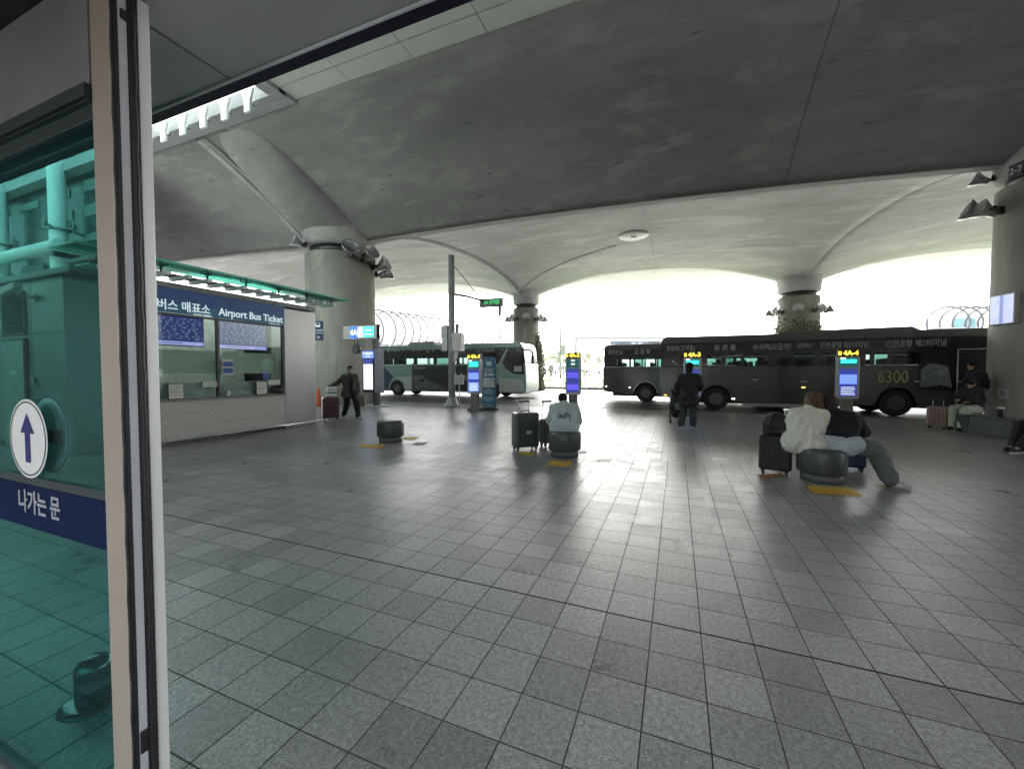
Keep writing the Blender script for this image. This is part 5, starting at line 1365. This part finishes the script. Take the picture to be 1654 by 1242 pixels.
# ------------------------------------------------------------ people
def remesh(g, name, mat, parent, voxel=.012, fold=0., ffreq=7., smooth_it=2, seed=0, fstretch=(1,1,.5)):
    me = bpy.data.meshes.new('tmp'); g.bm.to_mesh(me); g.bm.free()
    o = bpy.data.objects.new('tmp', me); COL.objects.link(o)
    r = o.modifiers.new('r','REMESH'); r.mode = 'VOXEL'; r.voxel_size = voxel
    s = o.modifiers.new('s','SMOOTH'); s.iterations = smooth_it; s.factor = .6
    bpy.context.view_layer.update()
    m2 = bpy.data.meshes.new_from_object(o.evaluated_get(bpy.context.evaluated_depsgraph_get()))
    bpy.data.objects.remove(o); bpy.data.meshes.remove(me)
    m2.materials.clear(); m2.materials.append(mat); m2.name = name
    if fold:
        off = Vector((seed*3.1,seed*1.7,seed*.9)); ns = [v.normal.copy() for v in m2.vertices]
        for v,n in zip(m2.vertices, ns):
            q = Vector((v.co.x*fstretch[0],v.co.y*fstretch[1],v.co.z*fstretch[2]))*ffreq + off
            w = noise.noise(q+Vector((0,0,1.3*noise.noise(q*.5))))
            v.co += n*fold*(1-abs(w)*3.2)
    for p_ in m2.polygons: p_.use_smooth = True
    o = bpy.data.objects.new(name, m2); COL.objects.link(o); o.parent = parent
    return o
V = Vector
def hand(g, wr, d, palm_n, curl=.5, side=1, grip=False):
    "palm, four unequal bent fingers and a thumb; d = direction of the fingers, palm_n = normal out of the back"
    d = V(d).normalized(); n = V(palm_n).normalized(); u = d.cross(n).normalized()*side
    pc = V(wr)+d*.045
    for k in (-1,0,1): g.cap(V(wr)+u*k*.014, pc+d*.04+u*k*.024, .015, .014)
    L = (.062,.072,.066,.052)
    for i in range(4):
        b = pc+d*.045+u*(.031-.0205*i); c1 = curl*(1.0+.08*i)
        ang = 0; q = b
        for j,fr in enumerate((.45,.32,.23)):
            ang += c1*(.75 if j else .5); dd = d*math.cos(ang)-n*math.sin(ang); e = q+dd*L[i]*fr*1.15
            g.cap(q,e,.0092-.0008*j,.0088-.0008*j); q = e
    b = V(wr)+d*.03+u*.03; dd = (d*.55+u*.75-n*.25).normalized(); e = b+dd*.035; g.cap(b,e,.012,.0105); g.cap(e,e+(d*.85+u*.15-n*.35).normalized()*.03,.0105,.009)
def head(t, c, fwd, up, hairmat, style='short', turn=0):
    "returns mesh builder calls for skull and a hair child"
    f = V(fwd).normalized(); u = V(up).normalized(); r = f.cross(u).normalized(); u = r.cross(f)
    M3 = Matrix((r,f,u)).transposed()
    return f,u,r,M3
def figure(label, loc, rz, J, top_mat, leg_mat, shoe_mat, hair, style='short', cat='person', top_r=.03, leg_r=.022, torso=(.17,.11), top_len=.0, fold=.008, grp=None, voxel=.0095, curl=.6, hands=True, seed=1, name='person', flare=0, collar=True, sleeve_r=.02, waist=0.):
    t = thing(name, label, cat, loc, rz, grp)
    hc = V(J['head']); f,u,r,M3 = head(t, hc, J.get('look',(0,1,0)), J.get('up',(0,0,1)), hair)
    P = {k:V(v) for k,v in J.items()}
    g = MB()
    eul = M3.to_euler()
    g.ball(hc+u*.025-f*.01,(.074,.092,.092),eul,18,12)
    g.ball(hc-u*.035+f*.022,(.057,.066,.078),eul,16,10); g.cap(hc-u*.09+f*.055,hc-u*.085+f*.05,.028,.026)
    g.cap(hc+f*.088+u*.012,hc+f*.108-u*.018,.009,.014); g.ball(hc+f*.09-u*.05,(.024,.011,.009),eul,10,6)
    g.ball(hc+f*.08+u*.022,(.05,.015,.012),eul,10,6)
    for s_ in (-1,1): g.ball(hc+r*s_*.076-f*.005,(.012,.02,.031),eul,10,6)
    nk = P['neck']; ch = P['chest']; pv = P['pelvis']
    g.cap(nk-u*.02,hc-u*.055-f*.015,.054,.052)
    def torso_caps(g, a, extra):
        sx = (P['shR']-P['shL']).normalized()
        wS = torso[0]; dep = torso[1]
        for k in range(8):
            q = k/7*(1-(waist if a else 0))+(waist if a else 0); c = pv.lerp(ch, q) ; hw = wS*(.86-.16*math.sin(q*math.pi)+.16*q) - dep*.5
            g.cap(c-sx*max(hw,.01), c+sx*max(hw,.01), dep*(.98+.06*q)+extra, dep*(.98+.06*q)+extra)
        g.cap(P['shL'],ch.lerp(nk,.6),.058+extra,.075+extra); g.cap(P['shR'],ch.lerp(nk,.6),.058+extra,.075+extra)
        g.cap(ch,nk,.085+extra,.055+extra)
    torso_caps(g,0,-.012)
    for s_ in 'LR':
        g.cap(P['sh'+s_],P['el'+s_],.05,.039); g.cap(P['el'+s_],P['wr'+s_],.038,.027)
        if hands and 'hd'+s_ in P: hand(g,P['wr'+s_],P['hd'+s_],P.get('hn'+s_,V((0,-1,0))),curl,1 if s_=='L' else -1)
        g.cap(P['hip'+s_],P['kn'+s_],.082,.056); g.cap(P['kn'+s_],P['an'+s_],.054,.037)
        g.cap(P['an'+s_],P['toe'+s_],.037,.03)
    remesh(g,'body',m_skin,t,voxel,smooth_it=1)
    # eyes and brows
    g = MB()
    for s_ in (-1,1): g.ball(hc+f*.083+r*s_*.031+u*.003,(.012,.006,.006),eul,8,6); g.ball(hc+f*.089+r*s_*.031+u*.027,(.018,.005,.004),eul,8,6)
    g.done('eyes', m_eye, t)
    # upper garment
    g = MB(); torso_caps(g,1,top_r)
    if flare:
        sx = (P['shR']-P['shL']).normalized(); b0 = pv-V((0,0,1))*top_len
        g.cap(b0-sx*(torso[0]*.8+flare-.05),b0+sx*(torso[0]*.8+flare-.05),torso[1]+top_r+flare*.3,torso[1]+top_r+flare*.3)
        g.cap(b0.lerp(pv,.6)-sx*(torso[0]*.8+flare*.5-.05),b0.lerp(pv,.6)+sx*(torso[0]*.8+flare*.5-.05),torso[1]+top_r+flare*.2,torso[1]+top_r+flare*.2)
    for s_ in 'LR':
        g.cap(P['sh'+s_],P['el'+s_],.064+sleeve_r,.052+sleeve_r)
        w = P['el'+s_].lerp(P['wr'+s_],.93); g.cap(P['el'+s_],w,.05+sleeve_r,.038+sleeve_r*.8)
    if collar: g.cap(nk-u*.01,nk+u*.02-f*.01,.066+top_r*.5,.06+top_r*.5)
    remesh(g,'jacket',top_mat,t,.0105,fold,9.,2,seed,(1,1,.6))
    # trousers
    g = MB(); sx = (P['hipR']-P['hipL']).normalized()
    g.cap(pv-sx*.09-V((0,0,.02)),pv+sx*.09-V((0,0,.02)),.118,.118)
    for s_ in 'LR':
        g.cap(P['hip'+s_],P['kn'+s_],.09+leg_r,.062+leg_r); e = P['kn'+s_].lerp(P['an'+s_],.97); g.cap(P['kn'+s_],e,.06+leg_r,.046+leg_r*1.1)
    remesh(g,'trousers',leg_mat,t,.0115,fold,8.,2,seed+5,(1,1,.5))
    for s_ in 'LR':
        a = P['an'+s_]; e = P['toe'+s_]; d = (e-a); d.z = 0; d.normalize(); q = V((0,0,1))
        g = MB(); sd = d.cross(q)
        ft = min(a.z,e.z)
        g.cap(a-q*.035-d*.03,a-q*.02,.045,.043); g.cap(a-q*.05+d*.02,e-q*.0+d*.02,.048,.036); g.cap(a-q*.055-d*.03,e-q*.015+d*.02,.032,.033)
        remesh(g,'shoe',shoe_mat,t,.009,0,smooth_it=1)
    # hair
    if style != 'none':
        g = MB()
        hb = {'long':1.3,'bob':1.28}.get(style,1.0)
        g.ball(hc+u*.042-f*.022,(.086*hb,.098*hb,.086*hb),eul,18,12); g.ball(hc-f*.045-u*.015,(.078*hb,.066*hb,.092*hb),eul,16,10)
        if style == 'bob': g.ball(hc-f*.04-u*.07,(.09,.07,.08),eul,16,10)
        g.cap(hc+u*.095+f*.045-r*.03,hc+u*.095+f*.04+r*.03,.03,.03)
        if style == 'long':
            dn = V(J.get('hairdown',(0,-.15,-1))).normalized()
            for k in range(-5,6):
                b = hc-f*(.075-.006*abs(k))+r*k*.016-u*.0; g.cap(b+u*.03,b+dn*.14+r*k*.004,.033,.036); g.cap(b+dn*.14+r*k*.004,b+dn*(.24-.008*abs(k))+r*k*.006,.036,.015)
            for s_ in (-1,1): g.cap(hc+r*s_*.075+u*.02-f*.01,hc+r*s_*.085-u*.13-f*.02,.028,.022)
        remesh(g,'hair',hair,t,.008,.0035,38.,1,seed,(1,1,.2))
    return t

# 1 walking person by the left column
m_jkt = M('dark_olive_jacket', (.06,.058,.045), .75, var=.25, bump=.3)
m_blk = M('black_cloth', (.013,.013,.014), .8, bump=.3)
m_wshoe = M('white_shoe', (.55,.55,.53), .5)
p = gr(565,676)
J = dict(head=(0,.03,1.60),look=(.25,1,-.05),neck=(0,-.0,1.43),chest=(0,0,1.22),pelvis=(0,0,.95),
 shL=(-.185,0,1.38),shR=(.185,0,1.38),elL=(-.26,.02,1.1),wrL=(-.25,.10,.87),hdL=(0,.1,-1),hnL=(-1,0,0),elR=(.36,-.16,1.15),wrR=(.50,-.38,1.06),hdR=(.35,-.8,-.3),hnR=(0,.2,1),
 hipL=(-.09,0,.92),hipR=(.09,0,.92),knL=(-.11,.26,.52),knR=(.10,-.02,.49),anL=(-.12,.34,.10),anR=(.09,-.26,.11),toeL=(-.13,.48,.05),toeR=(.09,-.13,.045))
fig1 = figure('person in a dark open jacket walking past the left column with a burgundy suitcase',(p.x,p.y,0),YAW-R(135),J,m_jkt,m_blk,m_wshoe,m_hair,seed=1,leg_r=.035,flare=.05,top_len=.14,fold=.01)
g = MB(); g.cap((-.0,.10,1.3),(0,.12,1.0),.07,.09); g.cap((0,.1,1.0),(0,.1,.86),.09,.09); o = remesh(g,'shirt',m_blk,fig1,.014)
mt = fig1.matrix_basis
q = Matrix.Translation(fig1.location) @ Matrix.Rotation(fig1.rotation_euler.z,4,'Z') @ V((-.25,.12,.80))
t = thing('tote_bag','brown and white tote bag carried in the walking person\'s left hand','bag',(q.x,q.y,q.z-.42),YAW-R(110))
g = MB(); g.span(-.19,.19,-.08,.08,0,.36); g.done('bag_body', M('tote_brown', (.09,.075,.05), .8, var=.3, bump=.4), t, bevel=.03)
g = MB(); g.span(-.205,-.185,-.09,.09,.01,.35); g.done('side_panel', m_white, t, bevel=.006)
g = MB(); g.tube([(-.08,0,.35),(-.05,0,.42),(.05,0,.42),(.08,0,.35)],.01,6); g.done('handles', m_blk, t)

# 2 seated person, pale sweatshirt, seen from behind
m_sw = M('pale_blue_grey_sweatshirt', (.40,.46,.47), .85, var=.06, bump=.25)
p = SP[1]
J = dict(head=(-.03,.30,.93+.08),look=(0,.75,-.75),up=(0,.75,.65),neck=(-.01,.22,.92),chest=(0,.10,.79),pelvis=(0,-.03,.57),
 shL=(-.19,.16,.86),shR=(.19,.16,.86),elL=(-.26,.22,.62),wrL=(-.10,.42,.62),hdL=(.3,1,0),hnL=(0,0,1),elR=(.26,.22,.62),wrR=(.10,.42,.62),hdR=(-.3,1,0),hnR=(0,0,1),
 hipL=(-.10,-.0,.56),hipR=(.10,0,.56),knL=(-.14,.42,.52),knR=(.14,.42,.52),anL=(-.13,.45,.11),anR=(.13,.45,.11),toeL=(-.15,.60,.05),toeR=(.15,.60,.05))
f2 = figure('person in a pale blue grey sweatshirt sitting hunched on a stool, seen from behind',(p.x,p.y-.02,0),vr(p)+.02,J,m_sw,M('slate_trousers',(.08,.09,.095),.8,bump=.2),m_wshoe,m_hair,seed=3,top_r=.036,torso=(.185,.12),flare=.02,top_len=.03,fold=.009,sleeve_r=.03)
m_ink = M('black_print', (.012,.012,.013), .7)
jk = [c for c in f2.children if c.name.startswith('jacket')][0]
bpy.context.view_layer.update()
strokes = [[(-.125,.03),(-.10,.045),(-.08,.035),(-.095,.01),(-.115,-.01)],[(-.085,-.02),(-.06,.05),(-.065,-.005),(-.05,.02)],[(-.045,.03),(-.05,-.01),(-.025,-.01),(-.02,.035),(-.02,-.02)],
 [(-.0,.05),(-.02,.02),(.01,.0),(-.015,-.03)],[(.035,.055),(.01,.02),(.04,.0),(.015,-.035)],[(.0,.04),(.05,.045)],[(.05,.08),(.055,.0)],[(.065,.07),(.06,.04)],
 [(.06,.03),(.075,.005),(.09,.035)],[(.10,.06),(.105,-.02),(.085,-.05),(.11,-.09)],[(-.11,-.005),(-.03,-.03),(.03,-.02)],[(.015,.07),(.045,.075)]]
g = MB()
for st_ in strokes:
    pts = []
    for a_s in range(len(st_)-1):
        for q_ in range(6):
            u_ = q_/6; x_ = st_[a_s][0]*(1-u_)+st_[a_s+1][0]*u_; z_ = .735+.9*(st_[a_s][1]*(1-u_)+st_[a_s+1][1]*u_)
            ok, hit, nn, _ = jk.ray_cast(V((x_-.005,-1,z_)), V((0,1,0)))
            if ok: pts.append(hit+nn*.001)
    if len(pts) > 2: g.tube(pts, .0055, 6)
g.done('back_print', m_ink, f2)
# 3 dark standing person with luggage trolley
p = gr(1113,692)
m_dkcoat = M('charcoal_coat', (.016,.017,.019), .8, bump=.3)
m_jean = M('dark_denim', (.03,.036,.045), .8, var=.3, bump=.3)
J = dict(head=(0,.03,1.64),look=(0,1,-.25),neck=(0,-.0,1.47),chest=(0,0,1.25),pelvis=(0,0,.97),
 shL=(-.2,0,1.41),shR=(.2,0,1.41),elL=(-.30,.05,1.14),wrL=(-.33,.26,1.02),hdL=(0,1,-.2),hnL=(0,0,1),elR=(.30,.06,1.13),wrR=(.22,.26,1.02),hdR=(-.4,1,0),hnR=(0,0,1),
 hipL=(-.09,0,.94),hipR=(.09,0,.94),knL=(-.13,.05,.51),knR=(.11,.03,.51),anL=(-.18,-.05,.10),anR=(.12,-.02,.10),toeL=(-.24,.08,.05),toeR=(.15,.12,.05))
figure('person in a long charcoal jacket standing with back turned at the 4A-3 pillar',(p.x,p.y,0),vr(p),J,m_dkcoat,m_jean,m_wshoe,m_hair,style='bob',seed=4,top_r=.026,flare=.03,top_len=.28,leg_r=.035,fold=.011,sleeve_r=.022,torso=(.165,.11))
p = gr(1095,683)
t = thing('pushchair','dark pushchair hung with bags left of the standing figure at pillar 4A-3','pushchair',(p.x-.03,p.y,0),vr(p)+.1)
g = MB()
for sx in (-.17,.17): g.tube([(sx,-.2,1.0),(sx,-.05,.75),(sx*1.1,.12,.12)],.014,6); g.tube([(sx,.1,.85),(sx,-.02,.5),(sx*1.1,-.18,.12)],.014,6)
g.tube([(-.17,-.2,1.0),(.17,-.2,1.0)],.018,6); g.done('frame', m_dkmetal, t)
g = MB()
for sx in (-.18,.18):
    for y in (.13,-.19): g.cyl((sx-.02,y,.08),(sx+.02,y,.08),.08,n=18)
g.done('wheels', m_black, t)
g = MB(); g.cap((0,0,.3),(0,.02,.75),.15,.17); g.ball((0,-.1,.95),(.2,.12,.12)); g.cap((-.1,-.12,.5),(.08,-.14,.45),.12,.12); remesh(g,'seat_and_bags',m_bagK,t,.018,.012,9)
g = MB(); g.box((.02,-.26,.52),(.16,.02,.2)); g.done('document_pouch', M('pouch_pale',(.12,.15,.16),.4), t)
# 4 and 5 two people sharing a stool
p = SP[2]; rt_ = V((math.cos(-.15),math.sin(-.15),0))
m_fleece = M('cream_fleece', (.64,.63,.56), .95, var=.06, scale=40, bump=.6, bscale=160)
J = dict(head=(.10,.17,1.10),look=(.25,.8,-.55),up=(.15,.5,.8),neck=(.05,.10,.98),chest=(.02,.04,.82),pelvis=(-.03,-.03,.56),hairdown=(.05,-.18,-1),
 shL=(-.13,.06,.93),shR=(.20,.06,.91),elL=(-.22,.18,.71),wrL=(-.10,.38,.64),hdL=(.5,1,0),hnL=(0,0,1),elR=(.24,.20,.68),wrR=(.12,.40,.64),hdR=(-.3,1,0),hnR=(0,0,1),
 hipL=(-.13,.02,.55),hipR=(.05,.02,.55),knL=(-.22,.36,.50),knR=(.02,.40,.50),anL=(-.24,.14,.11),anR=(0,.36,.11),toeL=(-.30,.27,.05),toeR=(0,.5,.05))
figure('brown haired person in a cream fleece, left of the pair sharing a stool',(p.x-.19,p.y+.02,0),-.18,J,m_fleece,m_blk,m_wshoe,m_brhair,style='long',seed=7,top_r=.038,torso=(.172,.115),flare=.03,top_len=.04,fold=.012,sleeve_r=.032,grp='two people sharing a stool')
m_knit = M('black_knit', (.011,.011,.013), .9, bump=.5, bscale=140)
m_wide = M('grey_wide_trousers', (.105,.115,.11), .85, var=.1, bump=.2)
J = dict(head=(-.05,.17,1.06),look=(-.1,.8,-.55),up=(-.05,.5,.8),neck=(0,.11,.95),chest=(.03,.05,.80),pelvis=(.06,-.03,.56),hairdown=(-.02,-.1,-1),
 shL=(-.16,.08,.90),shR=(.22,.06,.89),elL=(-.2,.26,.68),wrL=(-.08,.42,.62),hdL=(.3,1,0),hnL=(0,0,1),elR=(.34,.18,.70),wrR=(.22,.40,.64),hdR=(-.5,1,0),hnR=(0,0,1),
 hipL=(-.03,.02,.56),hipR=(.16,.02,.55),knL=(.02,.42,.5),knR=(.47,.10,.46),anL=(.0,.36,.11),anR=(.62,.04,.09),toeL=(0,.5,.05),toeR=(.77,.02,.05))
f5 = figure('dark haired person in a black top, right of the pair sharing a stool',(p.x+.14,p.y+.03,0),-.2,J,m_knit,m_wide,m_wshoe,m_dbhair,style='bob',seed=9,top_r=.036,torso=(.185,.118),waist=.42,fold=.010,sleeve_r=.034,leg_r=.05,grp='two people sharing a stool')
g = MB(); g.cap((-.10,-.07,.56),(.22,-.07,.55),.125,.125); g.cap((-.05,-.1,.50),(.17,-.1,.49),.10,.10); remesh(g,'shirt_hem',M('pale_shirt',(.36,.39,.43),.8,bump=.2),f5,.012,.008,9.)
# 6 seated person on the bench, pale trousers
q0 = Vector(out[0]).lerp(Vector(out[1]),.75)
m_pale = M('sage_trousers', (.40,.44,.35), .85, var=.05, bump=.2)
rb = YAW+R(90)+R(14)
p = at(1573, 10.72)
J = dict(head=(0,.10,1.20),look=(0,.8,-.5),up=(0,.45,.85),neck=(0,.06,1.08),chest=(0,.03,.88),pelvis=(0,0,.58),
 shL=(-.18,.05,1.02),shR=(.18,.05,1.02),elL=(-.24,.12,.78),wrL=(-.12,.34,.74),hdL=(.3,1,.2),hnL=(0,0,1),elR=(.24,.12,.78),wrR=(.10,.34,.78),hdR=(-.3,1,.2),hnR=(0,0,1),
 hipL=(-.1,.02,.56),hipR=(.1,.02,.56),knL=(-.12,.50,.54),knR=(.12,.52,.54),anL=(-.12,.60,.11),anR=(.12,.50,.11),toeL=(-.13,.74,.05),toeR=(.13,.63,.05))
figure('person in black with pale sage trousers seated on the end of the stone bench',(p.x,p.y,0),rb,J,m_dkcoat,m_pale,m_blk,m_hair,seed=12,top_r=.04,leg_r=.045,fold=.01)
# 7 standing person at the bus door
p = at(1572, 12.6)
J = dict(head=(0,.05,1.70),look=(-.2,1,-.1),neck=(0,0,1.53),chest=(0,0,1.31),pelvis=(0,0,1.0),
 shL=(-.2,0,1.46),shR=(.2,0,1.46),elL=(-.28,.12,1.2),wrL=(-.22,.36,1.22),hdL=(0,1,.3),hnL=(0,0,1),elR=(.28,.0,1.18),wrR=(.30,.1,.93),hdR=(0,.2,-1),hnR=(1,0,0),
 hipL=(-.09,0,.97),hipR=(.09,0,.97),knL=(-.11,.08,.53),knR=(.11,.0,.53),anL=(-.12,.02,.1),anR=(.12,-.1,.1),toeL=(-.13,.16,.05),toeR=(.13,.04,.05))
f7 = figure('person in black with a rucksack standing at the dark open bus door',(p.x,p.y,0),YAW+R(70),J,m_dkcoat,m_blk,m_blk,m_hair,seed=14,top_r=.04,leg_r=.035,fold=.01)
t = thing('worn_rucksack','black rucksack worn by the person standing at the bus door','rucksack',(p.x+.22*math.sin(YAW+R(70)),p.y-.22*math.cos(YAW+R(70)),1.0),YAW+R(70))
g = MB(); g.cap((0,0,.1),(0,.02,.42),.15,.13); g.cap((0,-.07,.1),(0,-.07,.25),.1,.1); remesh(g,'bag_body',m_bagK,t,.016,.006,9)
# 8 foot of a person reaching in from the right edge
p = gr(1648,735)
J = dict(head=(0,.05,1.20),look=(0,1,-.4),neck=(0,.03,1.06),chest=(0,0,.88),pelvis=(0,0,.60),
 shL=(-.19,0,1.0),shR=(.19,0,1.0),elL=(-.26,-.02,.76),wrL=(-.22,.1,.62),hdL=(.1,.4,-1),hnL=(-1,0,0),elR=(.26,-.02,.76),wrR=(.22,.1,.62),hdR=(-.1,.4,-1),hnR=(1,0,0),
 hipL=(-.1,.02,.58),hipR=(.1,.02,.58),knL=(-.13,.46,.5),knR=(.13,.44,.5),anL=(-.12,.84,.13),anR=(.14,.56,.11),toeL=(-.12,.99,.085),toeR=(.14,.71,.05))
ra = YAW+R(90)+R(8)
fw = V((-math.sin(ra),math.cos(ra),0)); sdv = V((math.cos(ra),math.sin(ra),0))
loc = V((p.x,p.y,0)) - fw*.9 + sdv*.12
m_vshoe = M('black_canvas_shoe', (.02,.02,.022), .7)
f8 = figure('person in black at the right edge, a black white soled shoe reaching in',loc,ra,J,m_dkcoat,m_blk,m_vshoe,m_hair,seed=15,leg_r=.03)
g = MB(); g.cap((-.12,.80,.045),(-.12,1.03,.03),.03,.028); remesh(g,'white_sole',m_wshoe,f8,.01)
t = thing('stone_block','dark stone seat block beyond the right edge under the reaching foot person','seat',(loc.x,loc.y,0),ra)
g = MB(); g.span(-.4,.4,-.35,.2,0,.42); g.done('block', m_stool, t, bevel=.03)
# 9 far pedestrian beyond the road
p = at(890, 44)
J = dict(head=(0,.03,1.6),look=(0,1,0),neck=(0,0,1.43),chest=(0,0,1.22),pelvis=(0,0,.95),shL=(-.18,0,1.38),shR=(.18,0,1.38),elL=(-.24,.02,1.1),wrL=(-.24,.1,.86),elR=(.24,.02,1.1),wrR=(.24,.1,.86),
 hipL=(-.09,0,.92),hipR=(.09,0,.92),knL=(-.1,.1,.5),knR=(.1,0,.5),anL=(-.1,.12,.1),anR=(.1,-.2,.1),toeL=(-.1,.25,.05),toeR=(.1,-.07,.05))
figure('far pedestrian in pale clothes beyond the grass island, left of the 4A-2 pillar',(p.x,p.y,.76),YAW+R(150),J,M('pale_coat',(.4,.4,.4),.8),M('pale_trousers',(.35,.35,.36),.8),m_wshoe,m_hair,seed=17,voxel=.02,hands=False)
